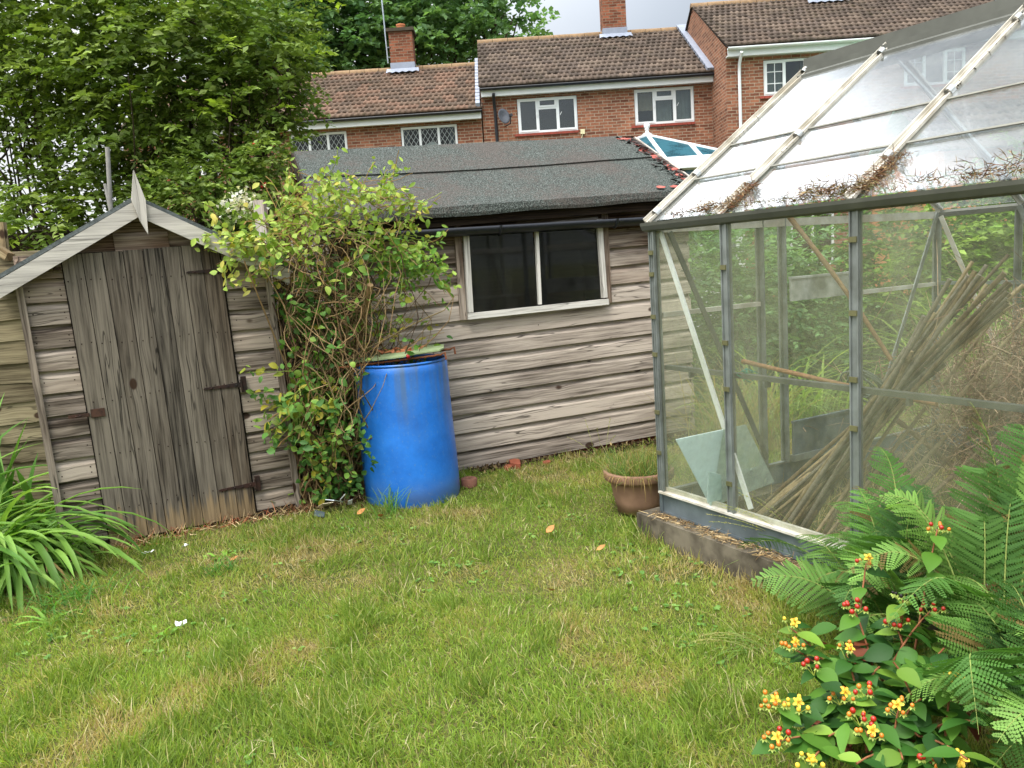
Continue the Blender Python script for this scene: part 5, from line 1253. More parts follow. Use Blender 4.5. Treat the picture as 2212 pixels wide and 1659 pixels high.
def tuft(name, c, n, ln, wd, cols, label, cat, spread=.12, bend=1.1, lean=.5, mat=None, S=6, parent=None, dirv=None, kind=None):
    P = np.array(c) + rng.normal(size=(n, 3)) * [spread, spread, 0]
    D = rng.normal(size=(n, 3)) * lean; D[:, 2] = 1.
    if dirv is not None: D = D + np.array(dirv)
    D = nz(D); hz = D * [1, 1, 0]; U = nz(np.array([0, 0, 1.]) * .8 - hz * .6 + rng.normal(size=(n, 3)) * .05); U = nz(np.cross(np.cross(D, np.array([0, 0, 1.])), D)) * 1.
    V, Fc, T = strips(P, D, U, ln * (.55 + .6 * rng.random(n)), wd * (.7 + .5 * rng.random(n)), palette(n, cols, .12), S=S, bend=bend * (.6 + .8 * rng.random(n)), cols=3, fold=.25, prof=[.7] + [1] * (S - 2) + [.7, .04])
    o = npmesh(name, V, Fc, T, mat or GRASS, parent, None if parent else tuple(c), smooth=False)
    if not parent: tag(o, label, cat, kind=kind)
    return o
tuft('tall_grass', (4.0, 6.2, 0), 260, 1.5, .02, [sr('#7d9a4a'), sr('#93ab58'), sr('#5f8038')], 'tall reedy grass clump behind the greenhouse side wall', 'grass clump', .35, 1.2, .25)
tuft('tall_grass', (2.15, 6.6, 0), 120, 1.0, .016, [sr('#8aa650'), sr('#a5b868')], 'arching pale grass clump beyond the greenhouse door', 'grass clump', .2, 1.6, .4)
tuft('dry_tall_grass', (1.62, 5.75, 0), 240, .75, .006, [sr('#b09a68'), sr('#9a8858'), sr('#8a9a58')], 'dry brown grass clump at the end of the large shed', 'grass clump', .16, .8, .3)

# ------------------------------------------------------------------ the climbing vine between the sheds
vine = thing('climbing_vine', 'tangled climbing vine with lime green top and bare brown stems', 'climbing plant', (-1.2, 4.95, 0))
STC = [sr('#8d7350'), sr('#6b5438'), sr('#a58a62'), sr('#4d3b2a'), sr('#7a6a48')]
mb = MB(); tips = []
VR = random.Random(12)
def vok(q):      # the vine keeps to the gap between the sheds below the eaves
    return q[2] > 1.42 or (Vec((q[0], q[1], 0)) - SP).dot(ST) > 1.03 - .025 * q[2]
for k in range(230):
    b = Vec((VR.uniform(-1.40, -.98), VR.uniform(4.80, 5.05), 0)) + Vec((0, 0, 0)); b.y += (b.x + 1.2) * .45
    top = VR.uniform(.9, 1.6); p = b.copy(); d = Vec((VR.gauss(0, .15), VR.gauss(0, .1), 1)); pts = [p.copy()]
    hang = VR.random() < .5
    for i in range(14):
        d += Vec((VR.gauss(0, .28), VR.gauss(0, .18), VR.gauss(0, .1)))
        ax_ = Vec((-1.12, 4.95, p.z)); d += (ax_ - p) * (.5 if (ax_ - p).length > .16 else 0)
        d.normalize(); p = p + d * top / 12; pts.append(p.copy())
    pts = [q for q in pts if vok(q)]
    if len(pts) > 3: mb.tube(pts, [.006 * VR.uniform(.5, 1.3) * (1 - i / 22) for i in range(len(pts))], 4, VR.choice(STC), cap=False)
for k in range(230):                # hanging tangle, looping out and down from the top
    p = Vec((VR.gauss(-1.08, .12), VR.gauss(4.90, .06), VR.uniform(.9, 1.7))); d = Vec((VR.gauss(0, .8), VR.gauss(-.3, .3), VR.gauss(.1, .5))); pts = [p.copy()]
    g = VR.uniform(.04, .26); ln_ = VR.uniform(.03, .06)
    for i in range(15):
        d += Vec((VR.gauss(0, .42), VR.gauss(.04, .22), VR.gauss(-g, .25)));
        if abs(p.x + 1.08) > .2: d.x -= (p.x + 1.08) * 1.5
        d.normalize(); p = p + d * ln_
        if p.z < .02 or not vok(p): break
        pts.append(p.copy())
    if len(pts) > 4: mb.tube(pts, .0026 * VR.uniform(.6, 1.5), 4, VR.choice(STC), cap=False); tips += pts[2:]
mb.build('stems', STEM, vine)
mb = MB(); a = at(790, 690, 4.9)
mb.tube([Vec((-.95, 5.02, 0)), Vec((-.98, 5.0, .9)), a + Vec((-.05, .05, -.1)), at(800, 615, 4.75)], [.03, .028, .022, .018], 8, STC[0]); mb.tube([Vec((-1.1, 5.0, 0)), Vec((-1.08, 4.98, .8)), at(745, 600, 4.9)], [.03, .026, .02], 8, STC[2]); mb.build('old_stem', STEM, vine)
LIME = [sr('#86a040'), sr('#9cb34e'), sr('#6f8c38'), sr('#aebb60'), sr('#b5aa50')]
MIDG = [sr('#56803a'), sr('#6a9540'), sr('#43692f'), sr('#8aa848'), sr('#a89c3a')]
def vleaves(P, ln, cols, name, w=None, outv=(.1, -.6, .5)):
    n = len(P); D = nz(rng.normal(size=(n, 3)) * [.9, .6, .6] + [0, -.2, -.25]); U = nz(rng.normal(size=(n, 3)) * .5 + np.array(outv))
    V, Fc, T = strips(P, D, U, ln * (.55 + .75 * rng.random(n)), ln * .62 * (.55 + .75 * rng.random(n)), palette(n, cols, .1, w), S=4, bend=rng.normal(size=n) * .5 + .3, cols=3, fold=.16, prof=[.12, .85, 1, .68, .05])
    return npmesh(name, V, Fc, T, LEAFG, vine)
def arms(starts, n, ln, seg, up, out_):
    """leafy shoots: returns points along them and draws the shoots"""
    pts_ = []; mb = MB()
    for k in range(n):
        p = Vec(VR.choice(starts)) + Vec((VR.gauss(0, .05), VR.gauss(0, .05), VR.gauss(0, .04))); d = Vec((VR.gauss(out_[0], .6), VR.gauss(out_[1], .4), VR.gauss(up, .35))); L_ = [p.copy()]
        for i in range(seg):
            d += Vec((VR.gauss(0, .25), VR.gauss(0, .2), VR.gauss(-.07, .18))); d.normalize(); p = p + d * ln / seg; L_.append(p.copy())
        mb.tube(L_, .0022, 4, VR.choice([sr('#8a9a48'), sr('#9a7a4a'), STC[0]]), cap=False); pts_ += L_[1:]
    mb.build('shoots', STEM, vine); return np.array([tuple(p) for p in pts_])
tops = [at(x, y, Y) for x, y, Y in ((610, 510, 4.72), (650, 455, 4.8), (690, 430, 4.85), (740, 460, 4.88), (790, 430, 4.97), (830, 440, 5.05), (870, 470, 5.1), (720, 510, 4.75), (650, 520, 4.7), (600, 480, 4.7), (570, 530, 4.66), (800, 500, 4.97), (860, 530, 5.05))]
A1 = arms(tops, 150, .30, 7, .16, (.2, -.2))
A1b = arms([tops[q] for q in (1, 2, 3, 4, 5)], 26, .26, 8, .9, (.1, -.1))
A2 = arms([at(560, 520, 4.66), at(540, 535, 4.62), at(590, 545, 4.66)], 20, .24, 6, -.1, (-.45, -.25))
A3 = arms([at(820, 540, 4.95), at(860, 560, 5.0), at(885, 540, 5.05), at(905, 575, 5.05)], 40, .24, 7, -.1, (.5, -.1))
jt = lambda A, s=.02: A + rng.normal(size=A.shape) * s
LW = [.3, .25, .2, .15, .1]
vleaves(np.concatenate([jt(A1), jt(A1, .03)])[rng.random(2 * len(A1)) < .36], .046, LIME, 'lime_leaves', LW); vleaves(np.concatenate([jt(A1b, .012), jt(A1b, .016)]), .038, LIME, 'shoot_leaves', LW)
vleaves(np.concatenate([jt(A2), jt(A2)]), .046, LIME, 'lime_leaves'); vleaves(np.concatenate([jt(A3, .015), jt(A3, .02)]), .042, LIME[:3] + MIDG[:2], 'lime_leaves')
tp = np.array([tuple(p) for p in tips]); tp = tp[tp[:, 2] < 1.5]
vleaves(tp[rng.integers(0, len(tp), 520)] + rng.normal(size=(520, 3)) * .03, .055, MIDG, 'leaves', [.3, .3, .2, .15, .05])
fill = np.stack([rng.normal(-1.1, .10, 700), rng.normal(4.84, .07, 700), rng.random(700) ** 1.3 * 1.3 + .05], 1)
fill[:, 1] += (fill[:, 0] + 1.1) * .4; fill = fill[[vok(q) for q in fill]]; vleaves(fill, .05, MIDG, 'leaves', [.3, .25, .3, .1, .05])
low = arms([at(640, 860, 4.75), at(650, 900, 4.75), at(700, 960, 4.75), at(660, 800, 4.75), at(690, 870, 4.7)], 50, .26, 6, -.25, (0, -.3)); vleaves(np.concatenate([jt(low), jt(low)]), .052, MIDG, 'leaves')
tr_ = [at(x, y, 4.62) for x, y in ((770, 900), (780, 925), (786, 950), (795, 975), (806, 998))]
P = np.repeat(np.array([tuple(p) for p in tr_]), 6, 0) + rng.normal(size=(30, 3)) * .015; vleaves(P, .045, MIDG[:3], 'trailing_leaves')
rt = arms([at(830, 600, 5.1), at(850, 680, 5.15), at(840, 760, 5.15), at(830, 660, 5.1)], 22, .3, 7, -.05, (.5, -.1)); vleaves(jt(rt, .015), .048, MIDG, 'leaves')
n = 90; P = np.array(gat(590, 1090)) + rng.normal(size=(n, 3)) * [.16, .08, 0]; P[:, 2] = .02 + .08 * rng.random(n)
V, Fc, T = strips(P, rdir(n), rdir(n, 1.), np.full(n, .045), np.full(n, .036), palette(n, MIDG, .12), S=3, bend=.4, cols=3, prof=[.3, 1, .9, .1]); tag(npmesh('ground_ivy', V, Fc, T, LEAF, None, tuple(gat(590, 1090))), 'low leafy weed at the right corner of the small shed', 'weed')

# ------------------------------------------------------------------ day lily clump
lily = thing('daylily_clump', 'clump of arching strap leaves in front of the small shed', 'plant', (-2.6, 3.95, 0))
LC = [sr('#688c3a'), sr('#769a44'), sr('#527a30'), sr('#84a44c')]
tuft('leaves', (-2.85, 4.02, 0), 230, .88, .028, LC, '', '', .15, 2.0, .42, LEAFG, 8, lily, (.10, -.25, 0))
tuft('leaves', (-2.62, 4.0, 0), 170, .76, .026, LC, '', '', .11, 2.2, .42, LEAFG, 8, lily, (.04, -.3, 0))
tuft('leaves', (-3.0, 4.1, 0), 140, 1.0, .030, LC, '', '', .16, 1.9, .4, LEAFG, 8, lily, (.2, -.2, 0))
tuft('leaves', (-2.45, 4.1, 0), 36, .42, .014, LC, '', '', .07, 1.2, .5, LEAFG, 6, lily, (.1, -.2, 0))
tuft('dead_leaves', (-2.7, 3.98, 0), 60, .5, .018, [sr('#a08a58'), sr('#7d6a42')], '', '', .2, 2.6, .6, STEM, 8, lily, (.15, -.25, 0))
tuft('iris_clump', (-2.95, 4.5, 0), 26, .85, .04, [sr('#5d8a3c'), sr('#6f9a48')], 'upright broad iris leaves against the lap fence', 'plant', .1, .35, .16, LEAFG)
tuft('broad_leaf_plant', (-2.66, 4.45, 0), 22, .42, .06, [sr('#8ab04a'), sr('#6f9a40')], 'broad light green leaves beside the small shed corner', 'plant', .06, 1.1, .4, LEAFG)

# ------------------------------------------------------------------ ferns
FERN = [sr('#486c30'), sr('#587e3a'), sr('#3a5a2d'), sr('#6c8e44')]
def frond(parent, b, t, arch, wmax, tint=None, npin=21, droop=.0):
    b, t = Vec(b), Vec(t); m_ = (b + t) / 2 + Vec((0, 0, arch)); path = []; crl = R.random() * 1.6; swy = Vec((R.gauss(0, .05), R.gauss(0, .05), 0)); brn = R.random() < .4
    for i in range(npin + 3):
        k = i / (npin + 2); path.append(b * (1-k)**2 + m_ * 2*k*(1-k) + t * k*k + swy * math.sin(k * 3.14) * .5 + Vec((0, 0, -.11 * max(0, k - .72))) * crl)
    P, D, U, L_, Wd, T = [], [], [], [], [], []
    base = np.array(tint or palette(1, FERN, .1)[0])
    roll = R.gauss(0, .28)
    for i in range(4, npin + 2):
        k = (i - 4) / (npin - 2); d = (path[i + 1] - path[i - 1]).normalized(); s0 = d.cross(Vec((0, 0, 1))).normalized(); u0 = s0.cross(d).normalized()
        s = s0 * math.cos(roll) + u0 * math.sin(roll); u = u0 * math.cos(roll) - s0 * math.sin(roll)
        pl_ = wmax * (min(1, .55 + k * 2.2) if k < .25 else 1 - ((k - .25) / .75) ** 1.35) + .008
        for sg in (-1, 1):
            pd = (s * sg * .9 + d * .5 - u * .12 + Vec(rng.normal(size=3)) * .05).normalized(); q = s * 0 + pd
            pu = (u + Vec(rng.normal(size=3)) * .1).normalized(); ps = pd.cross(pu).normalized()
            nn = max(4, int(pl_ / .0075)); sh_ = base * (1 + .14 * R.gauss(0, 1)) * (1 + .25 * k)
            if brn and R.random() < .12 + .25 * (k > .8): sh_ = np.array((.16, .12, .04)) * (.7 + .6 * R.random())
            pl_ = pl_ * R.uniform(.9, 1.04)
            for j in range(nn):
                f = j / nn; pw = pl_ * .125 * (1 - f) ** .8 + .004; c = path[i] + pd * (pl_ * f) - pu * (.15 * pl_ * f * f)
                for sj in (-1, 1):
                    P.append(c); D.append(ps * sj + pd * .5); U.append(pu); L_.append(pw * 1.1); Wd.append(pl_ / nn * 1.25); T.append(sh_)
            P.append(path[i] + pd * pl_ * .85 - pu * .1 * pl_); D.append(pd); U.append(pu); L_.append(pl_ * .22); Wd.append(.005); T.append(sh_)
    V, Fc, Tt = leafquads(np.array(P, float), np.array(D, float), np.array(U, float), np.array(L_), np.array(Wd), np.clip(np.array(T), .002, 1), .08)
    mb = MB(); mb.tube(path, [.004 * (1 - i / (npin + 6)) for i in range(npin + 3)], 5, sr('#7d8a48'))
    f_ = npmesh('frond', V, Fc, Tt, LEAF, parent); mb.build('rachis', STEM, f_); return f_
def outside(p, m=.05):
    w = (p - GP).dot(GN)
    return p + Vec(-GN) * (w + m) if w > -m else p
def wat(x, y, off):        # survey helper: a point of the photo off metres in front of the greenhouse side
    r = ray(x, y); o = Vec((0, 0, H)); return o + r * ((G(0, -off, 0) - o).dot(GN) / r.dot(GN))
def fern(label, base, tips_, extra, nex):
    base = outside(Vec(base), .22)
    o = thing('fern', label, 'fern', base); base = Vec(base)
    for x, y, Y, arch, w_ in tips_: frond(o, base + Vec((R.gauss(0, .05), R.gauss(0, .05), .02)), wat(x, y, Y), arch, w_)
    for k in range(nex):
        a = R.uniform(*extra[:2]); l = R.uniform(*extra[2:4]); frond(o, base + Vec((R.gauss(0, .05), R.gauss(0, .05), .02)), outside(base + Vec((math.cos(a) * l, math.sin(a) * l, R.uniform(*extra[4:6])))), R.uniform(.2, .45), R.uniform(.11, .16))
    return o
fern('low spreading fern reaching over the concrete kerb', gat(1960, 1420, 0), [(1592, 1180, .14, .3, .15), (1690, 1235, .26, .26, .13), (1640, 1260, .2, .26, .13), (1728, 1262, .3, .2, .11), (1718, 1150, .08, .25, .11), (1760, 1330, .4, .25, .13), (1850, 1040, .05, .22, .10)], (1.6, 5.2, .3, .5, .1, .3), 5)
fern('middle fern with fronds against the greenhouse side glass', gat(2080, 1400, 0), [(1790, 1072, .06, .30, .14), (1895, 955, .05, .3, .11), (2005, 1040, .06, .28, .11), (1950, 1180, .3, .3, .12), (1880, 1130, .2, .25, .11)], (1.2, 4.2, .3, .5, .15, .4), 6)
fern('tallest fern at the right edge before the dead bush', gat(2230, 1480, 0), [(2130, 1000, .08, .4, .13), (2095, 858, .05, .3, .14), (2205, 895, .06, .35, .14), (2120, 1130, .2, .4, .14), (2195, 1060, .12, .35, .14), (2250, 960, .1, .35, .14)], (1.2, 4.6, .3, .5, .3, .6), 6)
fern('nearest fern with fronds hanging over the berry shrub', gat(2300, 1750, 0), [(2060, 1320, .42, .4, .11), (2045, 1255, .32, .38, .11), (2110, 1390, .45, .4, .12), (2130, 1500, .55, .35, .11), (2170, 1330, .4, .35, .12), (2180, 1610, .6, .3, .11), (2000, 1380, .38, .4, .10), (2150, 1250, .3, .35, .12)], (1.5, 4.4, .25, .45, .1, .4), 6)

# ------------------------------------------------------------------ berry shrub (tutsan)
hy = thing('berry_shrub', 'low shrub with red berries and yellow flowers at the lawn edge', 'shrub', gat(1930, 1640, 0))
HB = gat(1960, 1700, 0)
BERRY = simple('red_berry', sr('#a82a1a'), .25, 0, .25, 40, .5); ORB = simple('orange_berry', sr('#d07a26'), .3, 0, .25, 40, .5); YEL = simple('yellow_petal', sr('#dcb63c'), .5, 0, .12, 40)
SEP = simple('lime_sepal', sr('#a3b548'), .5, 0, .15, 40)
HL = [sr('#345c22'), sr('#3f6824'), sr('#2a4e1f'), sr('#527a2a')]; HL2 = [sr('#6f9034'), sr('#64842f'), sr('#7d9c3e')]
P_, D_, U_, L_, W_, T_ = [], [], [], [], [], []
def hleaf(p, d, l, w, col, u=(0, -.15, 1)):
    P_.append(tuple(p)); D_.append(tuple(d)); U_.append(tuple(np.array(u) + rng.normal(size=3) * .25)); L_.append(l); W_.append(w); T_.append(tuple(np.array(col) * (1 + .12 * rng.normal())))
smb = MB(); CLU = [(1845, 1317, 2.15, 'r', 8), (1935, 1352, 2.08, 'r', 8), (1711, 1400, 2.1, 'y', 8), (1758, 1444, 2.03, 'r', 5), (1708, 1357, 2.16, 'f', 4), (1815, 1507, 1.92, 'm', 7), (1871, 1500, 1.92, 'r', 5), (1858, 1552, 1.86, 'r', 6), (1875, 1590, 1.82, 'm', 6),
       (1668, 1524, 1.92, 'y', 8), (1718, 1530, 1.9, 'f', 7), (1675, 1604, 1.84, 'm', 9), (2055, 1477, 1.88, 'f', 7), (1941, 1534, 1.85, 'y', 6), (2025, 1144, 2.3, 'm', 6), (1871, 1217, 2.3, 'm', 5), (1828, 1412, 2.05, 'y', 4), (1748, 1652, 1.76, 'f', 6), (2061, 1652, 1.72, 'f', 4), (2012, 1650, 1.75, 'r', 5), (2010, 1320, 2.05, 'd', 6), (1950, 1295, 2.1, 'k', 8), (1985, 1590, 1.8, 'n', 0), (1900, 1440, 1.98, 'n', 0), (2040, 1400, 1.95, 'n', 0), (1790, 1590, 1.85, 'n', 0), (1950, 1640, 1.75, 'n', 0), (1850, 1650, 1.75, 'n', 0), (2110, 1560, 1.75, 'n', 0), (1990, 1510, 1.88, 'n', 0), (1930, 1430, 1.95, 'n', 0), (2090, 1640, 1.65, 'n', 0)]
BLK = simple('black_berry', sr('#1c1614'), .5, 0, .2, 30)
for x, y, Y, kd, nb_ in CLU:
    c = at(x, y, Y); root = HB + Vec((R.gauss(0, .08), R.gauss(.1, .08), 0)); mid = root.lerp(c, .6) + Vec((0, 0, .08))
    pts = [root * (1-t)**2 + mid * 2*t*(1-t) + c * t*t for t in np.linspace(0, 1, 9)]
    smb.tube(pts, [.004 - .0002 * i for i in range(9)], 5, sr('#8a5a3c'), cap=False)
    ax_ = (pts[-1] - pts[-2]).normalized()
    for lev, (dist, ll) in enumerate(((.02, .085), (.075, .10), (.14, .10))):
        q = c - ax_ * dist; a0 = R.random() * 3.1 + lev * 1.5
        for s_ in (0, math.pi):
            d = Vec((math.cos(a0 + s_), math.sin(a0 + s_), .1 - .2 * lev * .5)); l = ll * R.uniform(.7, 1.05)
            hleaf(q, d, l, l * .56, (R.choice(HL2) if (lev == 0 and R.random() < .35) else R.choice(HL)))
    if kd == 'n': continue
    cm = {'r': BERRY, 'm': ORB, 'y': ORB, 'f': YEL, 'd': BERRY, 'k': BLK}[kd]
    for k in range(nb_):
        a = k * 2.4; r_ = .008 + .0105 * math.sqrt(k); p = c + Vec((math.cos(a) * r_, math.sin(a) * r_ * .8, .008 + R.uniform(0, .022) - r_ * .2))
        smb.tube([c - Vec((0, 0, .02)), p], .001, 4, sr('#a5b04c'), cap=False)
        mt = cm if R.random() < .75 else (BERRY if kd == 'm' else ORB if kd == 'r' else cm); rb_ = (.0064 if mt is BERRY else .0054) * R.uniform(.85, 1.15)
        if kd in 'kd': rb_ *= .8
        mb = MB()
        mb.lathe(p, [(rb_ * math.sin(t), -rb_ * 1.1 * math.cos(t)) for t in np.linspace(0.01, 3.13, 8)], 10); mb.build('berry', mt, hy)
        for s_ in range(5):
            aa = s_ * 1.2566 + k; e = Vec((math.cos(aa), math.sin(aa), -.2)); hleaf(p - Vec((0, 0, rb_)), e, .011, .006, (.32, .40, .09))
    if kd in 'fym':
        for q in range(1 if kd in 'fy' else (R.random() < .5)):
            p = c + Vec((R.uniform(-.01, .01), -.012, .022)); fl = MB(); s0 = .0135 if x < 2050 else .018
            tlt = Vec((R.gauss(0, .3), -.7, .8)).normalized(); e1 = tlt.orthogonal().normalized(); e2 = tlt.cross(e1)
            for s_ in range(5):
                aa = s_ * 1.2566; e = e1 * math.cos(aa) + e2 * math.sin(aa); g = tlt.cross(e)
                fl.grid([[p, p + e * s0 * .5 - g * s0 * .32 + tlt * .003, p + e * s0 - g * s0 * .2 + tlt * .002, p + e * s0 * 1.12], [p, p + e * s0 * .5 + tlt * .001, p + e * s0, p + e * s0 * 1.12], [p, p + e * s0 * .5 + g * s0 * .32 + tlt * .003, p + e * s0 + g * s0 * .2 + tlt * .002, p + e * s0 * 1.12]], False)
            for s_ in range(18):
                d = (tlt + Vec(rng.normal(size=3)) * .45).normalized(); fl.tube([p, p + d * .013], .0006, 3)
            fl.build('flower', YEL, hy)
for k in range(150):                   # inner foliage, with some reddened leaves
    p = HB + Vec((max(-.17, min(.3, R.gauss(0, .12))), max(-.1, min(.36, R.gauss(.16, .12))), R.uniform(.04, .3))); a = R.random() * 6.28
    hleaf(p, (math.cos(a), math.sin(a), R.uniform(-.3, .2)), R.uniform(.055, .11), R.uniform(.03, .055), R.choice(HL) if R.random() < .93 else (.16, .045, .02))
V, Fc, T = strips(np.array(P_), np.array(D_), np.array(U_), np.array(L_), np.array(W_), np.clip(np.array(T_), .002, 1), S=6, bend=.55, cols=3, fold=.10, prof=[.15, .75, 1, .95, .72, .38, .03])
npmesh('leaves', V, Fc, T, LEAFG, hy, smooth=True); smb.build('stems', STEM, hy)

# ------------------------------------------------------------------ seed grasses and weeds
def seedgrass(base, n, ln, label, dirv=(0, 0, 0)):
    o = thing('seeding_grass', label, 'grass', base)
    tuft('blades', base, n * 3, ln * .7, .004, [sr('#7d9a4a'), sr('#6b8a40')], '', '', .04, 1.2, .5, GRASS, 5, o, dirv)
    mb = MB(); P, D, U, L_ = [], [], [], []
    for k in range(n):
        d = (Vec((R.gauss(0, .3), R.gauss(0, .3), 1)) + Vec(dirv)).normalized(); p = Vec(base) + Vec((R.gauss(0, .03), R.gauss(0, .03), 0)); pts = [p.copy()]
        for i in range(10):
            d = (d + Vec((dirv[0] * .08, dirv[1] * .08, -.07))).normalized(); p = p + d * ln / 10; pts.append(p.copy())
            if i > 5:
                for j in range(9): P.append(tuple(p - d * ln / 10 * R.random())); D.append(tuple(d + Vec(rng.normal(size=3)) * .35)); U.append(tuple(rng.normal(size=3))); L_.append(.009 + .004 * R.random())
        mb.tube(pts, [.0014 - .00009 * i for i in range(11)], 4, sr('#9aa05c'), cap=False)
    mb.build('stalks', STEM, o); n_ = len(P)
    V, Fc, T = leafquads(np.array(P), np.array(D), np.array(U), np.array(L_), np.full(n_, .003), palette(n_, [sr('#b0a868'), sr('#c4b98a'), sr('#93a058')], .1)); npmesh('seed_heads', V, Fc, T, GRASS, o)
seedgrass(gat(1745, 1240, .0) + Vec((.05, .02, 0)), 6, .55, 'seeding grass in front of the greenhouse base beside the ferns', (-.5, .1, 0))
seedgrass(gat(1600, 1400, .0) + Vec((.05, .0, 0)), 7, .24, 'low seeding grass on the lawn edge by the fern tip', (-.9, -.1, 0))
seedgrass(gat(1300, 1000, .0), 5, .3, 'thin wild grass growing along the large shed plinth', (0, 0, 0))
WG = [sr('#6f9a3c'), sr('#86ad4a')]
tuft('weed_tuft', tuple(gat(140, 1315)), 110, .17, .006, [sr('#4b7a30'), sr('#5f8a38')], 'dark green grass tuft on the lawn at the far left', 'grass tuft', .09, 1.1, .5)
tuft('weed_rosette', tuple(gat(105, 1350)), 12, .16, .014, WG, 'pale leafy weed rosette below the dark grass tuft', 'weed', .01, 1.0, 1.4, LEAF)
tuft('weed_rosette', tuple(gat(480, 1205)), 16, .075, .022, WG, 'leafy weed on the lawn below the shed hinge', 'weed', .03, 1.0, 1.2, LEAF)
tuft('weed_tuft', tuple(gat(480, 1235)), 70, .09, .005, [sr('#4b7a30'), sr('#5f8a38')], 'small dark grass tuft below the leafy weed', 'grass tuft', .04, 1., .6)
tuft('weed_tuft', tuple(gat(838, 1110)), 40, .2, .005, [sr('#5f8a38'), sr('#7d9a4a')], 'tall grass sprigs against the barrel foot', 'grass tuft', .05, .7, .25)
tuft('weed_rosette', tuple(gat(350, 1372)), 7, .05, .02, WG, 'low clover leaves beside the white petals', 'weed', .03, 1.0, 1.3, LEAF)

# ------------------------------------------------------------------ lawn grass
def blades(n, x0, x1, y0, y1, ln, wd):
    x = x0 + (x1 - x0) * rng.random(n); y = y0 + (y1 - y0) * rng.random(n)
    pts = np.stack([x, y, np.zeros(n)], 1)
    sx = (pts - np.array(SP)) @ np.array(ST); sw = (pts - np.array(SP)) @ np.array(SN)
    lx = (pts - np.array(LP)) @ np.array(LT); lw = (pts - np.array(LP)) @ np.array(LN)
    gu = (pts - np.array(GP)) @ np.array(GT); gw = (pts - np.array(GP)) @ np.array(GN)
    ok = ~((sx > -.23) & (sx < 1.05) & (sw < .02 + .05 * vnoise(x, y, 9)) & (sw > -1.9)) & ~((lx > -.75) & (lx < 1.85) & (lw < .03 + .09 * vnoise(x, y, 6)) & (lw > -1.9)) & ~((gu > -.06) & (gu < 2.5) & (gw > -.075) & (gw < 2.3))
    ok &= np.hypot(x - BC.x, y - BC.y) > .285; ok &= np.hypot(x - PC.x, y - PC.y) > .12
    ok &= ~((np.hypot((x + 1.2) / .25, (y - 4.95) / .2) < 1)); ok &= ~((sx > .3) & (sx < 1.2) & (sw > 0) & (sw < .10 + .1 * vnoise(x, y, 5)) & (rng.random(n) < .8))
    ok &= ~(np.hypot(x + 2.7, y - 4.1) < .45)
    dr = dryness(x, y); ok &= rng.random(n) < np.clip(1.25 - np.maximum(0, dr - .5) * 1.2, .4, 1)
    x, y, dr = x[ok], y[ok], dr[ok]; n = len(x)
    P = np.stack([x, y, gz(x, y) - .003], 1)
    mow = vnoise(x + 3, y, 2.5) * 6.28
    D = rng.normal(size=(n, 3)) * .42; D[:, 0] += .25 * np.cos(mow); D[:, 1] += .25 * np.sin(mow); D[:, 2] = 1; flat = rng.random(n) < .22; D[flat, 2] = .25
    dens = vnoise(x + 20, y + 4, 3.1); clm = np.clip((vnoise(x + 40, y, 4.1) * .55 + vnoise(x, y + 40, 8.5) * .45 - .53) * 7, 0, 1); kb = np.clip(1 - np.abs((P - np.array(GP)) @ np.array(GN) + .10) / .10, 0, 1) * (((P - np.array(GP)) @ np.array(GT)) > -.2)
    l = ln * (.45 + .75 * rng.random(n)) * (.65 + .65 * dens) * (1 + .8 * clm + 1.1 * kb)
    g = palette(n, [(.20, .31, .045), (.27, .39, .06), (.15, .25, .035), (.34, .44, .09)], .14); s_ = palette(n, [(.50, .41, .19), (.42, .31, .14), (.56, .48, .26), (.34, .27, .1)], .14)
    yl = palette(n, [(.32, .36, .075), (.38, .38, .10)], .12)
    ps = np.clip((dr - .54) * 5. + .10 - .25 * clm + .45 * kb, .03, .9); isS = rng.random(n) < ps; isY = rng.random(n) < np.clip((dr - .32) * 3. - .6 * clm, .08, .85)
    T = np.where(isS[:, None], s_, np.where(isY[:, None], yl, g * (1 - .18 * clm[:, None])))
    pale = rng.random(n) < .03; T[pale] = np.array((.62, .54, .32)) * (.8 + .4 * rng.random((pale.sum(), 1))); l = np.where(pale, l * 1.25, l)
    return strips(P, D, rdir(n), l * np.where(isS, .85, 1), wd * (.7 + .6 * rng.random(n)), T, S=3, bend=rng.normal(size=n) * .9, cols=2, prof=[.9, 1, .7, .05])
parts = [blades(150000, -2.2, 2.0, 1.7, 3.3, .042, .0030), blades(130000, -3.6, 2.2, 3.3, 5.7, .042, .0036), blades(24000, -4.5, 3.5, 5.7, 8.5, .05, .006), blades(9000, -3.6, -2.2, 1.7, 3.3, .045, .0045), blades(36000, 1.3, 6, 4.9, 8.5, .06, .006), blades(9000, -1.0, 2.2, .9, 1.75, .042, .003)]
V, Fc, T = cat_(parts)
tag(npmesh('lawn_grass', V, Fc, T, GRASS), 'short lawn grass with straw coloured dry patches', 'grass', kind='stuff')

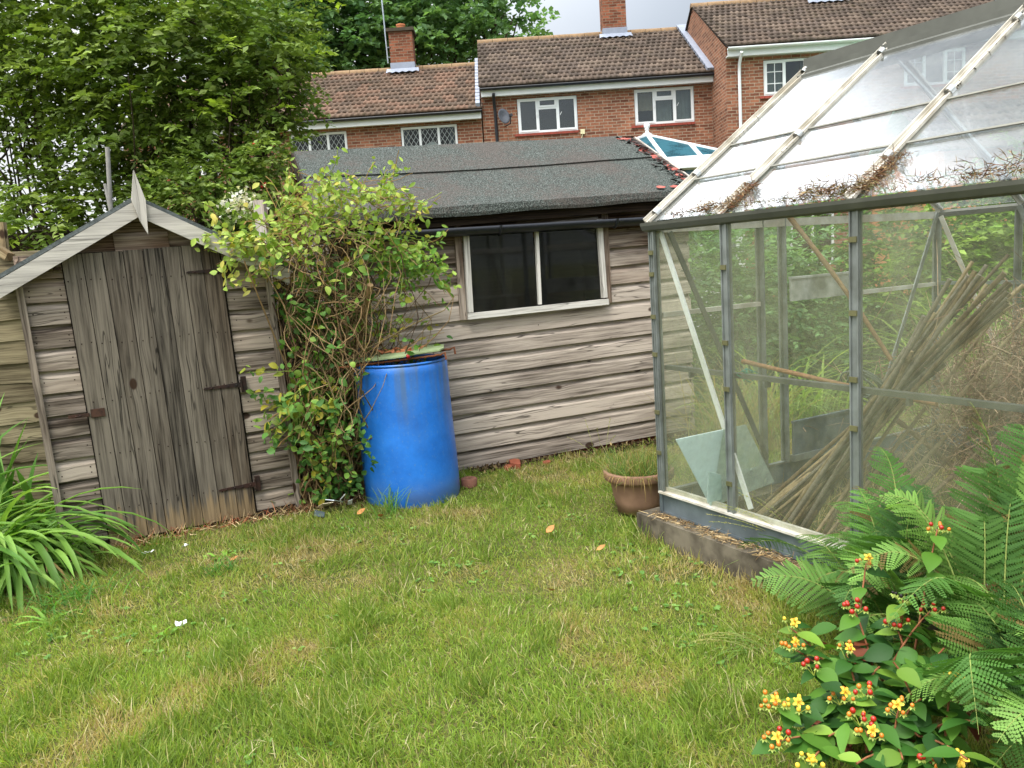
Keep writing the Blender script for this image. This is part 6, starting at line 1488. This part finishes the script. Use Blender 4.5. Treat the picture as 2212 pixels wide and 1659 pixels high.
n = 700; x = -2.1 + 4.0 * rng.random(n); y = 1.9 + 3.2 * rng.random(n); k_ = (vnoise(x, y, 2.1) > .56) & (((np.stack([x, y, 0 * x], 1) - np.array(GP)) @ np.array(GN)) < -.12) & (np.hypot(x - BC.x, y - BC.y) > .32) & (((np.stack([x, y, 0 * x], 1) - np.array(SP)) @ np.array(SN)) > .06); x, y = x[k_], y[k_]; n = len(x)
P = np.stack([x, y, gz(x, y) + .012], 1); P = np.repeat(P, 3, 0); n *= 3; D = rdir(n); D[:, 2] = .15; P += nz(D) * .004
V, Fc, T = strips(P, D, np.tile([0, 0, 1.], (n, 1)) + rng.normal(size=(n, 3)) * .2, .016 + .014 * rng.random(n), .012 + .01 * rng.random(n), palette(n, [sr('#6f9648'), sr('#86a856'), sr('#597f3c')], .12), S=3, bend=.4, cols=3, prof=[.2, .9, 1, .2])
tag(npmesh('clover_leaves', V, Fc, T, LEAF), 'scattered clover and small broad leaves in the lawn', 'clover', kind='stuff')
n = 900; u = -.03 + 1.6 * rng.random(n); w = -.08 + .07 * rng.random(n)
P = np.array(GP) + u[:, None] * np.array(GT) + w[:, None] * np.array(GN); P[:, 2] = .116 + .006 * rng.random(n); D = rdir(n); D[:, 2] *= .1
V, Fc, T = strips(P, D, rdir(n, .5), .02 + .04 * rng.random(n), np.full(n, .0026), palette(n, [sr('#a58c60'), sr('#7d6442'), sr('#c4ae84'), sr('#5f4a34')], .2), S=3, bend=rng.normal(size=n) * .5, cols=2, prof=[1, 1, .9, .4])
tag(npmesh('kerb_litter', V, Fc, T, STEM), 'dry grass clippings lying on the greenhouse kerb', 'clippings', kind='stuff')
def nails(name, pts, nrm, parent, r=.0032):
    mb = MB(); e1 = Vec(nrm).orthogonal().normalized(); e2 = Vec(nrm).cross(e1)
    for p in pts: mb.face([p + (e1 * math.cos(a) + e2 * math.sin(a)) * r * (1, 1.5)[int(a * 3) % 2] for a in np.linspace(0, 6.283, 7)[:-1]], None, (.5, .5, .5))
    o = mb.build(name, simple('nail_rust', sr('#2a1c14'), .9) if 'nail_rust' not in bpy.data.materials else bpy.data.materials['nail_rust'], parent); o['kind'] = 'stuff'
w_ = .778 / 8; NP = [S(-.002 + (k + q) * w_ + R.gauss(0, .004), v_ + R.gauss(0, .006), .0228) for k in range(8) for v_ in (.2, .5, .8, 1.1, 1.43) for q in (.25, .75)]
nails('nail_heads', NP, SN, shed)
z = .035; NP = []
while z < 1.5:
    for u_ in (UL + .04, -.03, .82, UR - .04): NP += [S(u_ + R.gauss(0, .003), z + .03, .0015), S(u_ + R.gauss(0, .003), z + .06, .0012)]
    z += .118
nails('nail_heads', NP, SN, shed)
z = 0.; NP = []
while z < 1.5:
    for u_ in (-.45, .08, .62, 1.16, 1.72):
        if WV0 - .03 < z < WV1 and WU0 - .05 < u_ < WU1 + .05: continue
        NP += [L(u_ + R.gauss(0, .008), z + .03 + R.gauss(0, .004), .0016)]
    z += .127
nails('nail_heads', NP, LN, big, .0038)
